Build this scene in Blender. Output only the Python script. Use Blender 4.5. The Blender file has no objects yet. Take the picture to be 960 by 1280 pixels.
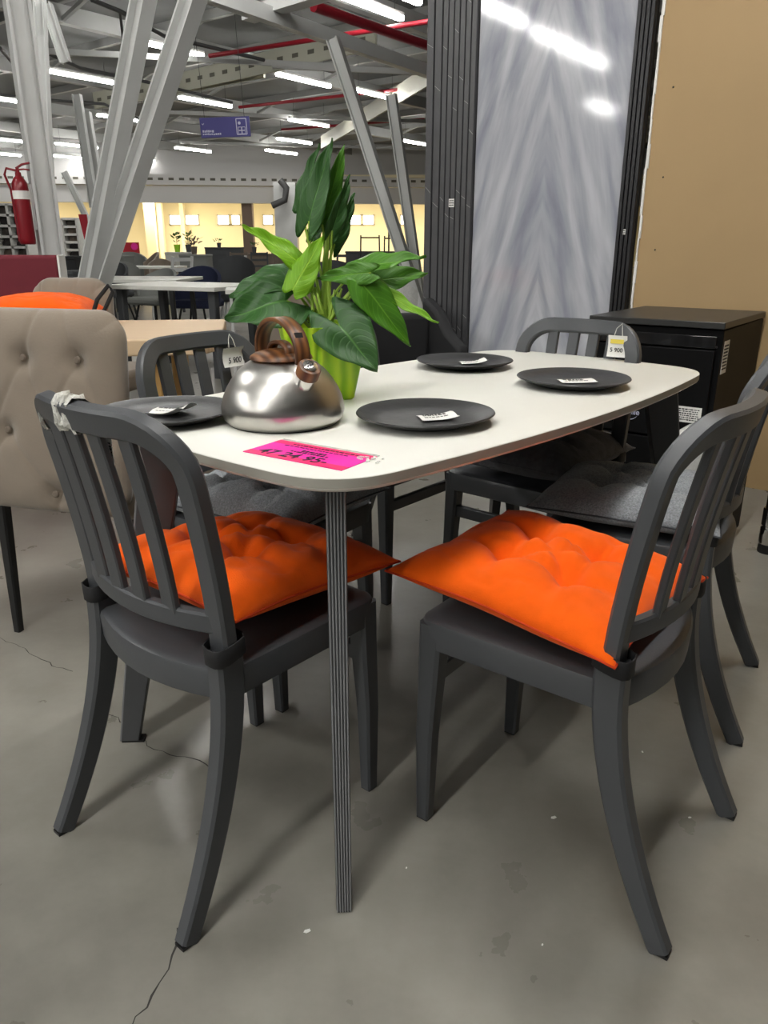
import bpy, bmesh, math, random
from mathutils import Vector, Matrix, noise
random.seed(7)
C = bpy.context.scene
COL = C.collection
PI = math.pi

# ------------------------------------------------------------------ camera, world, exposure
F_PX, CAM_H, PITCH = 947.862, 1.0702, 0.33823
cam_data = bpy.data.cameras.new('camera')
cam = bpy.data.objects.new('camera', cam_data); COL.objects.link(cam)
cam.location = (0, 0, CAM_H); cam.rotation_euler = (PI/2 - PITCH, 0, 0)
cam_data.sensor_fit = 'VERTICAL'; cam_data.sensor_height = 36.0
cam_data.lens = 36.0*F_PX/1280.0
cam_data.clip_end = 200
C.camera = cam
C.view_settings.view_transform = 'Standard'
C.view_settings.look = 'None'
C.view_settings.gamma = 1.0
C.view_settings.exposure = 0.50
C.view_settings.use_curve_mapping = False
world = bpy.data.worlds.new('world'); C.world = world
world.use_nodes = True
world.node_tree.nodes['Background'].inputs[0].default_value = (0.93, 0.95, 0.92, 1)
world.node_tree.nodes['Background'].inputs[1].default_value = 0.09
LAMP_E = 34.0       # emission of the ceiling tubes

def at(px, py, Y):
    u = (px-480)/F_PX; v = -(py-640)/F_PX
    r = Vector((u, math.cos(PITCH)+v*math.sin(PITCH), -math.sin(PITCH)+v*math.cos(PITCH)))
    return Vector((0, 0, CAM_H)) + r*(Y/r.y)
def atz(px, py, z):
    u = (px-480)/F_PX; v = -(py-640)/F_PX
    r = Vector((u, math.cos(PITCH)+v*math.sin(PITCH), -math.sin(PITCH)+v*math.cos(PITCH)))
    return Vector((0, 0, CAM_H)) + r*((z-CAM_H)/r.z)

# ------------------------------------------------------------------ materials
def lin(c): return c/12.92 if c <= .04045 else ((c+.055)/1.055)**2.4
def rgb(r, g, b): return (lin(r/255), lin(g/255), lin(b/255), 1)
MATS = {}
def mat(name, col, rough=.5, metal=0, var=.0, vscale=8, bump=0, bscale=40, spec=.5, emit=None, sheen=0, stretch=None, coat=0, aniso=0, transmission=0):
    m = bpy.data.materials.new(name); m.use_nodes = True
    nt = m.node_tree; b = nt.nodes['Principled BSDF']
    b.inputs['Base Color'].default_value = col; b.inputs['Roughness'].default_value = rough
    b.inputs['Metallic'].default_value = metal; b.inputs['Specular IOR Level'].default_value = spec
    b.inputs['Sheen Weight'].default_value = sheen; b.inputs['Coat Weight'].default_value = coat
    b.inputs['Anisotropic'].default_value = aniso
    b.inputs['Transmission Weight'].default_value = transmission
    if emit: b.inputs['Emission Color'].default_value = emit[0]; b.inputs['Emission Strength'].default_value = emit[1]
    if var or bump:
        tc = nt.nodes.new('ShaderNodeTexCoord'); mp = nt.nodes.new('ShaderNodeMapping')
        nt.links.new(tc.outputs['Object'], mp.inputs[0])
        if stretch: mp.inputs['Scale'].default_value = stretch
    if var:
        n = nt.nodes.new('ShaderNodeTexNoise'); n.inputs['Scale'].default_value = vscale; n.inputs['Detail'].default_value = 5
        nt.links.new(mp.outputs[0], n.inputs['Vector'])
        mx = nt.nodes.new('ShaderNodeMix'); mx.data_type = 'RGBA'
        mx.inputs['A'].default_value = tuple(c*(1-var) for c in col[:3])+(1,)
        mx.inputs['B'].default_value = tuple(min(1, c*(1+var)) for c in col[:3])+(1,)
        rp = nt.nodes.new('ShaderNodeMapRange'); rp.inputs['From Min'].default_value = .3; rp.inputs['From Max'].default_value = .7
        nt.links.new(n.outputs['Fac'], rp.inputs['Value']); nt.links.new(rp.outputs[0], mx.inputs['Factor'])
        nt.links.new(mx.outputs['Result'], b.inputs['Base Color'])
    if bump:
        n2 = nt.nodes.new('ShaderNodeTexNoise'); n2.inputs['Scale'].default_value = bscale; n2.inputs['Detail'].default_value = 4
        nt.links.new(mp.outputs[0], n2.inputs['Vector'])
        bp = nt.nodes.new('ShaderNodeBump'); bp.inputs['Strength'].default_value = bump; bp.inputs['Distance'].default_value = .01
        nt.links.new(n2.outputs['Fac'], bp.inputs['Height']); nt.links.new(bp.outputs[0], b.inputs['Normal'])
    MATS[name] = m
    return m
def wave_mat(name, c1, c2, scale, distort, rough, direction='X', band='BANDS', stretch=(1, 1, 1), bump=0, detail=3, spec=.5):
    m = bpy.data.materials.new(name); m.use_nodes = True
    nt = m.node_tree; b = nt.nodes['Principled BSDF']; b.inputs['Roughness'].default_value = rough
    b.inputs['Specular IOR Level'].default_value = spec
    tc = nt.nodes.new('ShaderNodeTexCoord'); mp = nt.nodes.new('ShaderNodeMapping'); mp.inputs['Scale'].default_value = stretch
    nt.links.new(tc.outputs['Object'], mp.inputs[0])
    w = nt.nodes.new('ShaderNodeTexWave'); w.wave_type = band; w.bands_direction = direction
    w.inputs['Scale'].default_value = scale; w.inputs['Distortion'].default_value = distort; w.inputs['Detail'].default_value = detail
    nt.links.new(mp.outputs[0], w.inputs['Vector'])
    mx = nt.nodes.new('ShaderNodeMix'); mx.data_type = 'RGBA'
    mx.inputs['A'].default_value = c1; mx.inputs['B'].default_value = c2
    nt.links.new(w.outputs['Fac'], mx.inputs['Factor']); nt.links.new(mx.outputs['Result'], b.inputs['Base Color'])
    if bump:
        bp = nt.nodes.new('ShaderNodeBump'); bp.inputs['Strength'].default_value = bump; bp.inputs['Distance'].default_value = .01
        nt.links.new(w.outputs['Fac'], bp.inputs['Height']); nt.links.new(bp.outputs[0], b.inputs['Normal'])
    MATS[name] = m
    return m

M_chair = mat('chair_plastic', rgb(69, 71, 74), .42, var=.06, vscale=5, bump=.04, bscale=300)
M_orange = mat('orange_fabric', rgb(243, 96, 9), .9, var=.05, vscale=30, bump=.18, bscale=500, sheen=.1, spec=.15)
M_grey = mat('grey_wool', rgb(142, 146, 150), .95, var=.32, vscale=230, bump=.5, bscale=420, sheen=.25, spec=.1)
M_char = mat('charcoal_wool', rgb(100, 100, 104), .95, var=.2, vscale=60, bump=.4, bscale=380, sheen=.2, spec=.1)
M_greypipe = mat('grey_piping', rgb(70, 72, 76), .9)
M_orpipe = mat('orange_piping', rgb(200, 58, 6), .9)
M_strap = mat('black_strap', rgb(22, 22, 24), .75)
M_white = mat('white_laminate', rgb(226, 225, 217), .42, var=.02, vscale=3, spec=.4)
M_edge = mat('laminate_edge', rgb(168, 165, 154), .5)
M_leg = mat('table_leg_grey', rgb(72, 73, 75), .45, var=.05, vscale=20)
M_legrib = wave_mat('table_leg_ribbed_edge', rgb(40, 41, 43), rgb(130, 132, 134), 20, 0, .4)
M_rib = mat('leg_rib_grey', rgb(128, 129, 131), .45)
M_plate = mat('black_stoneware', rgb(44, 44, 45), .4, var=.25, vscale=12, bump=.12, bscale=30)
M_steel = mat('brushed_steel', rgb(196, 194, 189), .30, 1, aniso=.6)
_nt = M_steel.node_tree; _tg = _nt.nodes.new('ShaderNodeTangent'); _tg.direction_type = 'RADIAL'; _tg.axis = 'Z'
_nt.links.new(_tg.outputs[0], _nt.nodes['Principled BSDF'].inputs['Tangent'])
M_chrome = mat('chrome', rgb(215, 213, 210), .12, 1)
M_walnut = wave_mat('walnut_plastic', rgb(74, 43, 22), rgb(128, 82, 44), 16, 7, .42, 'Y', stretch=(.35, 1.5, .35), detail=2)
M_black = mat('black_rubber', rgb(18, 18, 19), .5)
M_paper = mat('white_paper', rgb(232, 231, 226), .7)
M_ink = mat('black_ink', rgb(24, 22, 26), .7)
M_pink = mat('pink_paper', rgb(255, 40, 170), .55, var=.08, vscale=20)
M_red2 = mat('pink_red_band', rgb(240, 40, 110), .55)
M_film = mat('crumpled_film', rgb(205, 204, 196), .25, var=.2, vscale=60, bump=.6, bscale=120)
M_pot = wave_mat('lime_pot', rgb(138, 194, 8), rgb(190, 226, 40), 11, 9, .4, 'X', stretch=(1, 1, .18), bump=.35)
M_soil = mat('soil', rgb(70, 56, 38), .95, bump=.6, bscale=80)
M_stem = mat('stem_green', rgb(146, 178, 64), .5)
M_cab = mat('black_lacquer', rgb(15, 15, 16), .5, spec=.12)
M_cabtop = mat('black_top', rgb(46, 46, 45), .38)
M_glass = mat('dark_glass', rgb(30, 30, 31), .08, spec=.7)
M_steelw = mat('white_steel', rgb(205, 206, 204), .42, var=.05, vscale=3)
M_deck = mat('roof_deck', rgb(126, 127, 126), .75, var=.08, vscale=1.5)
M_beam = mat('roof_steel', rgb(170, 171, 168), .5, var=.06, vscale=2)
M_beamy = mat('cream_beam', rgb(176, 175, 158), .55)
M_hole = mat('dark_opening', rgb(96, 94, 84), .8)
M_cable = mat('grey_cable', rgb(70, 70, 70), .6)
M_redpipe = mat('red_pipe', rgb(150, 24, 40), .45)
M_tube = mat('lamp_tube', rgb(255, 255, 255), .4, emit=((1, .985, .95, 1), LAMP_E))
M_tube2 = mat('lamp_tube_bright', rgb(255, 255, 255), .4, emit=((1, .985, .95, 1), LAMP_E*2.35))
M_lampbody = mat('lamp_body', rgb(225, 225, 222), .5)
M_sign = mat('sign_blue', rgb(62, 58, 130), .5)
M_signw = mat('sign_white', rgb(196, 196, 220), .5)
M_tan = mat('tan_board', rgb(174, 146, 104), .62, var=.04, vscale=2, bump=.03, bscale=60)
M_slat = mat('slat_black', rgb(78, 78, 80), .4, var=.08, vscale=10)
M_slatr = mat('slat_jet', rgb(30, 30, 32), .35)
M_backer = mat('slat_backer', rgb(16, 16, 17), .6)
M_vein = mat('slat_vein', rgb(150, 150, 148), .5)
M_beige = mat('taupe_velvet', rgb(134, 122, 108), .88, var=.07, vscale=9, bump=.1, bscale=200, sheen=.35, spec=.2)
M_beiged = mat('taupe_seam', rgb(112, 101, 89), .9)
M_brownv = mat('brown_velvet', rgb(108, 97, 86), .9, var=.08, vscale=9, sheen=.3)
M_oak = wave_mat('light_oak', rgb(196, 166, 130), rgb(212, 186, 152), 5, 5, .5, 'Y', stretch=(.5, 2.2, 1))
M_oakedge = mat('oak_edge', rgb(190, 150, 90), .5)
M_red = mat('burgundy_fabric', rgb(106, 27, 40), .8, var=.05, vscale=10, bump=.1, bscale=200)
M_redbr = mat('red_lacquer', rgb(190, 18, 44), .5)
M_exting = mat('extinguisher_red', rgb(126, 18, 30), .3)
M_navy = mat('navy_velvet', rgb(40, 46, 74), .85)
M_dgrey = mat('dark_grey_fabric', rgb(70, 72, 74), .85)
M_mgrey = mat('mid_grey_fabric', rgb(128, 130, 126), .9)
M_lgrey = mat('light_grey_fabric', rgb(205, 205, 202), .95, var=.1, vscale=80, bump=.2, bscale=200)
M_cream = mat('cream_wall', rgb(240, 230, 196), .7, var=.02, vscale=.5)
M_bulk = mat('bulkhead_grey', rgb(206, 205, 203), .7)
M_winlit = mat('daylit_pane', rgb(255, 255, 255), .3, emit=((1, 1, 1, 1), 3.2))
M_winfr = mat('window_frame', rgb(210, 205, 190), .5)
M_box = [mat('goods_a', rgb(70, 64, 58), .7), mat('goods_b', rgb(112, 100, 88), .7), mat('goods_c', rgb(48, 44, 44), .7), mat('goods_d', rgb(150, 60, 55), .7)]
M_blackf = mat('black_fabric', rgb(26, 26, 28), .8)
M_yellow = mat('yellow_top', rgb(226, 205, 84), .5)
M_leaf2 = mat('leaf_plain', rgb(62, 110, 44), .5)
M_crack = mat('crack_dark', rgb(52, 50, 47), .9)
M_speck = mat('paint_white', rgb(235, 235, 230), .7)

def floor_mat():
    m = bpy.data.materials.new('polished_concrete'); m.use_nodes = True
    nt = m.node_tree; b = nt.nodes['Principled BSDF']; L = nt.links.new
    tc = nt.nodes.new('ShaderNodeTexCoord')
    n1 = nt.nodes.new('ShaderNodeTexNoise'); n1.inputs['Scale'].default_value = 1.7; n1.inputs['Detail'].default_value = 7; n1.inputs['Roughness'].default_value = .62
    n2 = nt.nodes.new('ShaderNodeTexNoise'); n2.inputs['Scale'].default_value = 60; n2.inputs['Detail'].default_value = 4
    n3 = nt.nodes.new('ShaderNodeTexNoise'); n3.inputs['Scale'].default_value = 7; n3.inputs['Detail'].default_value = 6; n3.inputs['Roughness'].default_value = .55
    for n in (n1, n2, n3): L(tc.outputs['Object'], n.inputs['Vector'])
    cr = nt.nodes.new('ShaderNodeValToRGB')
    cr.color_ramp.elements[0].position = .3; cr.color_ramp.elements[0].color = rgb(112, 109, 101)
    cr.color_ramp.elements[1].position = .72; cr.color_ramp.elements[1].color = rgb(146, 143, 135)
    L(n1.outputs['Fac'], cr.inputs[0])
    mr = nt.nodes.new('ShaderNodeMapRange'); mr.inputs['To Min'].default_value = .84; mr.inputs['To Max'].default_value = 1.14
    L(n3.outputs['Fac'], mr.inputs['Value'])
    mx = nt.nodes.new('ShaderNodeVectorMath'); mx.operation = 'SCALE'
    L(cr.outputs[0], mx.inputs[0]); L(mr.outputs[0], mx.inputs['Scale']); L(mx.outputs[0], b.inputs['Base Color'])
    rr = nt.nodes.new('ShaderNodeMapRange'); rr.inputs['To Min'].default_value = .22; rr.inputs['To Max'].default_value = .38
    L(n3.outputs['Fac'], rr.inputs['Value']); L(rr.outputs[0], b.inputs['Roughness'])
    bp = nt.nodes.new('ShaderNodeBump'); bp.inputs['Strength'].default_value = .08; bp.inputs['Distance'].default_value = .004
    L(n2.outputs['Fac'], bp.inputs['Height']); L(bp.outputs[0], b.inputs['Normal'])
    return m
M_floor = floor_mat()

def marble_mat():
    m = bpy.data.materials.new('bookmatched_marble'); m.use_nodes = True
    nt = m.node_tree; b = nt.nodes['Principled BSDF']; L = nt.links.new
    tc = nt.nodes.new('ShaderNodeTexCoord'); sp = nt.nodes.new('ShaderNodeSeparateXYZ'); L(tc.outputs['Object'], sp.inputs[0])
    ab = nt.nodes.new('ShaderNodeMath'); ab.operation = 'ABSOLUTE'; L(sp.outputs['X'], ab.inputs[0])
    cb = nt.nodes.new('ShaderNodeCombineXYZ'); L(ab.outputs[0], cb.inputs['X']); L(sp.outputs['Z'], cb.inputs['Z'])
    rot = nt.nodes.new('ShaderNodeMapping'); rot.inputs['Rotation'].default_value = (0, math.radians(17), 0); L(cb.outputs[0], rot.inputs[0])
    st = nt.nodes.new('ShaderNodeMapping'); st.inputs['Scale'].default_value = (1, 1, .16); L(rot.outputs[0], st.inputs[0])
    n1 = nt.nodes.new('ShaderNodeTexNoise'); n1.inputs['Scale'].default_value = 7; n1.inputs['Detail'].default_value = 8; n1.inputs['Roughness'].default_value = .62; n1.inputs['Distortion'].default_value = .5
    L(st.outputs[0], n1.inputs['Vector'])
    w = nt.nodes.new('ShaderNodeTexWave'); w.bands_direction = 'X'; w.inputs['Scale'].default_value = 2.2; w.inputs['Distortion'].default_value = 9; w.inputs['Detail'].default_value = 4; w.inputs['Detail Scale'].default_value = 2.5
    L(st.outputs[0], w.inputs['Vector'])
    mx = nt.nodes.new('ShaderNodeMix'); mx.data_type = 'FLOAT'; mx.inputs['Factor'].default_value = .18
    L(n1.outputs['Fac'], mx.inputs['A']); L(w.outputs['Fac'], mx.inputs['B'])
    cr = nt.nodes.new('ShaderNodeValToRGB'); e = cr.color_ramp.elements
    e[0].position = .22; e[0].color = rgb(122, 126, 140)
    e[1].position = .8; e[1].color = rgb(204, 206, 211)
    x = e.new(.4); x.color = rgb(155, 158, 168)
    x = e.new(.58); x.color = rgb(182, 184, 190)
    L(mx.outputs['Result'], cr.inputs[0]); L(cr.outputs[0], b.inputs['Base Color'])
    b.inputs['Roughness'].default_value = .07; b.inputs['Specular IOR Level'].default_value = .5
    return m
M_marble = marble_mat()

def leaf_mat(name, base, vein, dark):
    m = bpy.data.materials.new(name); m.use_nodes = True
    nt = m.node_tree; b = nt.nodes['Principled BSDF']; L = nt.links.new
    uv = nt.nodes.new('ShaderNodeUVMap'); sp = nt.nodes.new('ShaderNodeSeparateXYZ'); L(uv.outputs[0], sp.inputs[0])
    ab = nt.nodes.new('ShaderNodeMath'); ab.operation = 'ABSOLUTE'; L(sp.outputs['Y'], ab.inputs[0])
    # side veins run from the midrib outwards and towards the tip: s - .45*|t|
    ml = nt.nodes.new('ShaderNodeMath'); ml.operation = 'MULTIPLY_ADD'; ml.inputs[1].default_value = -.35
    L(ab.outputs[0], ml.inputs[0]); L(sp.outputs['X'], ml.inputs[2])
    cb = nt.nodes.new('ShaderNodeCombineXYZ'); L(ml.outputs[0], cb.inputs['X'])
    w = nt.nodes.new('ShaderNodeTexWave'); w.bands_direction = 'X'; w.inputs['Scale'].default_value = 3.4; w.inputs['Distortion'].default_value = .6
    L(cb.outputs[0], w.inputs['Vector'])
    pw = nt.nodes.new('ShaderNodeMath'); pw.operation = 'POWER'; pw.inputs[1].default_value = 10; L(w.outputs['Fac'], pw.inputs[0])
    rib = nt.nodes.new('ShaderNodeMapRange'); rib.inputs['From Min'].default_value = .0; rib.inputs['From Max'].default_value = .06
    rib.inputs['To Min'].default_value = 1; rib.inputs['To Max'].default_value = 0; L(ab.outputs[0], rib.inputs['Value'])
    mxv = nt.nodes.new('ShaderNodeMath'); mxv.operation = 'MAXIMUM'
    half = nt.nodes.new('ShaderNodeMath'); half.operation = 'MULTIPLY'; half.inputs[1].default_value = .22; L(pw.outputs[0], half.inputs[0])
    L(half.outputs[0], mxv.inputs[0]); L(rib.outputs[0], mxv.inputs[1])
    tc = nt.nodes.new('ShaderNodeTexCoord'); n = nt.nodes.new('ShaderNodeTexNoise'); n.inputs['Scale'].default_value = 14; L(tc.outputs['Object'], n.inputs['Vector'])
    m0 = nt.nodes.new('ShaderNodeMix'); m0.data_type = 'RGBA'; m0.inputs['A'].default_value = dark; m0.inputs['B'].default_value = base; L(n.outputs['Fac'], m0.inputs['Factor'])
    mx = nt.nodes.new('ShaderNodeMix'); mx.data_type = 'RGBA'; L(m0.outputs['Result'], mx.inputs['A']); mx.inputs['B'].default_value = vein
    L(mxv.outputs[0], mx.inputs['Factor']); L(mx.outputs['Result'], b.inputs['Base Color'])
    bp = nt.nodes.new('ShaderNodeBump'); bp.inputs['Strength'].default_value = .35; bp.inputs['Distance'].default_value = .004; bp.invert = True
    L(mxv.outputs[0], bp.inputs['Height']); L(bp.outputs[0], b.inputs['Normal'])
    b.inputs['Roughness'].default_value = .46; b.inputs['Specular IOR Level'].default_value = .35
    b.inputs['Subsurface Weight'].default_value = .0
    return m
ML_dark = leaf_mat('leaf_dark', rgb(50, 94, 36), rgb(84, 130, 62), rgb(34, 70, 28))
ML_mid = leaf_mat('leaf_mid', rgb(78, 132, 26), rgb(108, 162, 48), rgb(54, 104, 20))
ML_lime = leaf_mat('leaf_lime', rgb(128, 178, 26), rgb(160, 204, 60), rgb(92, 148, 22))

# ------------------------------------------------------------------ mesh helpers
class MB:
    def __init__(s): s.v = []; s.f = []; s.uv = None
    def add(s, vs, fs):
        o = len(s.v); s.v += [tuple(v) for v in vs]; s.f += [tuple(i+o for i in f) for f in fs]; return s
    def box(s, c, size, rot=None, rz=0):
        x, y, z = (d/2 for d in size)
        vs = [Vector((a*x, b*y, d*z)) for a in (-1, 1) for b in (-1, 1) for d in (-1, 1)]
        R = rot if rot is not None else Matrix.Rotation(rz, 3, 'Z')
        vs = [R @ v + Vector(c) for v in vs]
        return s.add(vs, [(0, 1, 3, 2), (4, 6, 7, 5), (0, 4, 5, 1), (2, 3, 7, 6), (0, 2, 6, 4), (1, 5, 7, 3)])
    def sweep(s, pts, sizes, side, ch=.25, closed=False, caps=True, prof=None):
        """rectangular tube with chamfered corners along pts; sizes = (width along side, thickness) per point"""
        pts = [Vector(p) for p in pts]; n = len(pts)
        if not isinstance(sizes, list): sizes = [sizes]*n
        rings = []
        for i, p in enumerate(pts):
            if closed: t = pts[(i+1) % n]-pts[i-1]
            else: t = pts[min(i+1, n-1)]-pts[max(i-1, 0)]
            t.normalize()
            sd = side(i) if callable(side) else side
            sd = Vector(sd); sd = (sd - t*sd.dot(t)).normalized(); nn = t.cross(sd)
            w, h = sizes[i][0]/2, sizes[i][1]/2; c = ch*min(w, h)
            pr = [(w, h-c), (w-c, h), (-w+c, h), (-w, h-c), (-w, -h+c), (-w+c, -h), (w-c, -h), (w, -h+c)]
            if prof: pr = prof(sizes[i])
            rings.append([p+sd*a+nn*b for a, b in pr])
        k = len(rings[0]); vs = [v for r in rings for v in r]; fs = []
        m = n if closed else n-1
        for i in range(m):
            j = (i+1) % n
            for q in range(k): fs.append((i*k+q, i*k+(q+1) % k, j*k+(q+1) % k, j*k+q))
        if caps and not closed: fs += [tuple(range(k-1, -1, -1)), tuple((n-1)*k+q for q in range(k))]
        return s.add(vs, fs)
    def tube(s, pts, r, k=8, closed=False):
        pts = [Vector(p) for p in pts]; n = len(pts)
        rs = r if isinstance(r, list) else [r]*n
        t0 = (pts[1]-pts[0]).normalized(); ref = Vector((0, 0, 1)) if abs(t0.z) < .9 else Vector((1, 0, 0))
        sd = (ref - t0*ref.dot(t0)).normalized(); vs = []; fs = []
        for i, p in enumerate(pts):
            t = (pts[(i+1) % n]-pts[i-1]) if closed else (pts[min(i+1, n-1)]-pts[max(i-1, 0)])
            t.normalize(); sd = (sd - t*sd.dot(t)).normalized(); nn = t.cross(sd)
            vs += [p + (sd*math.cos(2*PI*q/k)+nn*math.sin(2*PI*q/k))*rs[i] for q in range(k)]
        for i in range(n if closed else n-1):
            j = (i+1) % n
            for q in range(k): fs.append((i*k+q, i*k+(q+1) % k, j*k+(q+1) % k, j*k+q))
        if not closed: fs += [tuple(range(k-1, -1, -1)), tuple((n-1)*k+q for q in range(k))]
        return s.add(vs, fs)
    def lathe(s, prof, k=32, c=(0, 0, 0), wob=None, axis=None):
        vs = []; fs = []; c = Vector(c); R = axis or Matrix.Identity(3); n = len(prof)
        for i, (r, z) in enumerate(prof):
            for q in range(k):
                a = 2*PI*q/k; rr = r*(wob(a, i) if wob else 1)
                vs.append(c + R @ Vector((rr*math.cos(a), rr*math.sin(a), z)))
        for i in range(n-1):
            for q in range(k): fs.append((i*k+q, i*k+(q+1) % k, (i+1)*k+(q+1) % k, (i+1)*k+q))
        fs += [tuple(range(k-1, -1, -1)), tuple((n-1)*k+q for q in range(k))]
        return s.add(vs, fs)
    def prism(s, poly, z0, z1):
        n = len(poly)
        vs = [(x, y, z0) for x, y in poly]+[(x, y, z1) for x, y in poly]
        fs = [tuple(range(n-1, -1, -1)), tuple(range(n, 2*n))]+[(i, (i+1) % n, n+(i+1) % n, n+i) for i in range(n)]
        return s.add(vs, fs)
    def build(s, name, m, parent=None, smooth=40, bevel=0, kind=None, label=None, loc=None, rz=0, fix=True):
        me = bpy.data.meshes.new(name); me.from_pydata(s.v, [], s.f)
        if fix:
            bm = bmesh.new(); bm.from_mesh(me); bmesh.ops.recalc_face_normals(bm, faces=bm.faces); bm.to_mesh(me); bm.free()
        me.materials.append(m)
        if smooth:
            me.polygons.foreach_set('use_smooth', [True]*len(me.polygons)); me.set_sharp_from_angle(angle=math.radians(smooth))
        if s.uv:
            ul = me.uv_layers.new(name='UVMap')
            for lp in me.loops: ul.data[lp.index].uv = s.uv[lp.vertex_index]
        o = bpy.data.objects.new(name, me); COL.objects.link(o)
        if parent: o.parent = parent
        if bevel:
            b = o.modifiers.new('bevel', 'BEVEL'); b.width = bevel; b.segments = 2; b.limit_method = 'ANGLE'; b.angle_limit = math.radians(40); b.harden_normals = False
        if kind: o['kind'] = kind
        if label: o['label'] = label
        if loc is not None: o.location = loc
        if rz: o.rotation_euler = (0, 0, rz)
        return o
def thing(name, label, cat, loc=(0, 0, 0), rz=0, group=None):
    o = bpy.data.objects.new(name, None); COL.objects.link(o); o.empty_display_size = .1
    o.location = loc; o.rotation_euler = (0, 0, rz); o['label'] = label; o['category'] = cat
    if group: o['group'] = group
    return o
def tag(o, label, cat, group=None):
    o['label'] = label; o['category'] = cat
    if group: o['group'] = group
    return o
def copy_tree(o, parent=None):
    c = o.copy(); COL.objects.link(c)
    if parent: c.parent = parent
    for ch in list(o.children): copy_tree(ch, c)
    return c
def struct(o, label=None):
    o['kind'] = 'structure'
    if label: o['label'] = label
    return o
def text_obj(name, txt, size, m, parent, loc, rot, bold=0.0, label=None):
    cu = bpy.data.curves.new(name, 'FONT'); cu.body = txt; cu.size = size; cu.align_x = 'CENTER'; cu.align_y = 'CENTER'; cu.extrude = .0002; cu.offset = bold
    cu.materials.append(m)
    tmp = bpy.data.objects.new('tmp_text', cu); COL.objects.link(tmp)
    dg = bpy.context.evaluated_depsgraph_get(); me = bpy.data.meshes.new_from_object(tmp.evaluated_get(dg))
    bpy.data.objects.remove(tmp); me.name = name
    o = bpy.data.objects.new(name, me); COL.objects.link(o); o.parent = parent; o.location = loc; o.rotation_euler = rot
    if label: o['label'] = label
    return o
def lerp(a, b, t): return a+(b-a)*t

# ------------------------------------------------------------------ setting: floor
fl = MB(); fl.add([(-30, -12, 0), (30, -12, 0), (30, 48, 0), (-30, 48, 0)], [(0, 1, 2, 3)])
floor = struct(fl.build('floor', M_floor, smooth=0), 'polished grey concrete floor with a hairline crack')
def crack(pts, w):
    m = MB(); P = []
    for i in range(len(pts)-1):
        a, b = Vector(pts[i]), Vector(pts[i+1]); k = max(2, int((b-a).length/.018))
        for j in range(k):
            q = a.lerp(b, j/k); n = Vector((-(b-a).y, (b-a).x)).normalized()
            P.append(q+n*random.uniform(-.006, .006))
    P.append(Vector(pts[-1])); vs = []; fs = []
    for i, p in enumerate(P):
        t = (P[min(i+1, len(P)-1)]-P[max(i-1, 0)]).normalized(); n = Vector((-t.y, t.x))*w*random.uniform(.35, 1)
        vs += [(p.x+n.x, p.y+n.y, .0006), (p.x-n.x, p.y-n.y, .0006)]
        if i: fs.append((2*i-2, 2*i-1, 2*i+1, 2*i))
    m.add(vs, fs); return m.build('crack', M_crack, floor, smooth=0)
def zz(x, y): p = atz(x, y, 0); return (p.x, p.y)
crack([zz(150, 1300), zz(190, 1245), zz(215, 1195), zz(222, 1160)], .0022)
crack([zz(262, 1085), zz(276, 1055), zz(270, 1020), zz(281, 1003), zz(268, 970), zz(250, 950), zz(212, 944), zz(185, 932), zz(165, 908), zz(140, 895), zz(112, 880)], .0016)
crack([zz(90, 840), zz(50, 825), zz(20, 806), zz(0, 797)], .0014)
for x, y, r in ((384, 1164, .005), (692, 1022, .005), (803, 940, .003), (862, 1022, .003), (678, 1181, .002), (508, 1085, .002)):
    p = atz(x, y, 0); m = MB()
    m.lathe([(r*.9, .0), (r, .0006), (r*.5, .001)], 7, (p.x, p.y, 0), wob=lambda a, i: 1+.35*math.sin(2*a+x))
    m.build('paint_fleck', M_speck, floor)

# ------------------------------------------------------------------ walls at the right
UA = math.radians(52.5)                       # building axis along the lamps
WD = Vector((-.795, .607, 0)); WN = Vector((-.607, -.795, 0)); WP = Vector((1.644, 3.397, 0)) - WN*.03
WRZ = math.atan2(.607, -.795) - PI            # local +x runs to the right along the wall, -y faces the room
def wallp(t, off=0, z=0): return WP + WD*t + WN*off + Vector((0, 0, z))
m = MB(); m.box((0, .05, 2.3), (3.4, .1, 4.6))
wr = struct(m.build('wall_right', M_tan, loc=wallp(.607-1.7-.02), rz=WRZ), 'plain tan board wall behind the black cabinet')
m = MB()
for i in range(46):
    z = i*.1; m.box((-1.7+random.uniform(-.002, .003), -.004, z+.05), (random.uniform(.006, .014), .01, .1))
m.build('chipped_edge', M_paper, wr, smooth=0, label='ragged white edge of the tan board')
for z in (1.72, 1.05, 1.36):
    MB().lathe([(.004, 0), (.003, .003)], 8, (-1.62, -.001, z), axis=Matrix.Rotation(PI/2, 3, 'X')).build('screw', M_black, wr)

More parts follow.
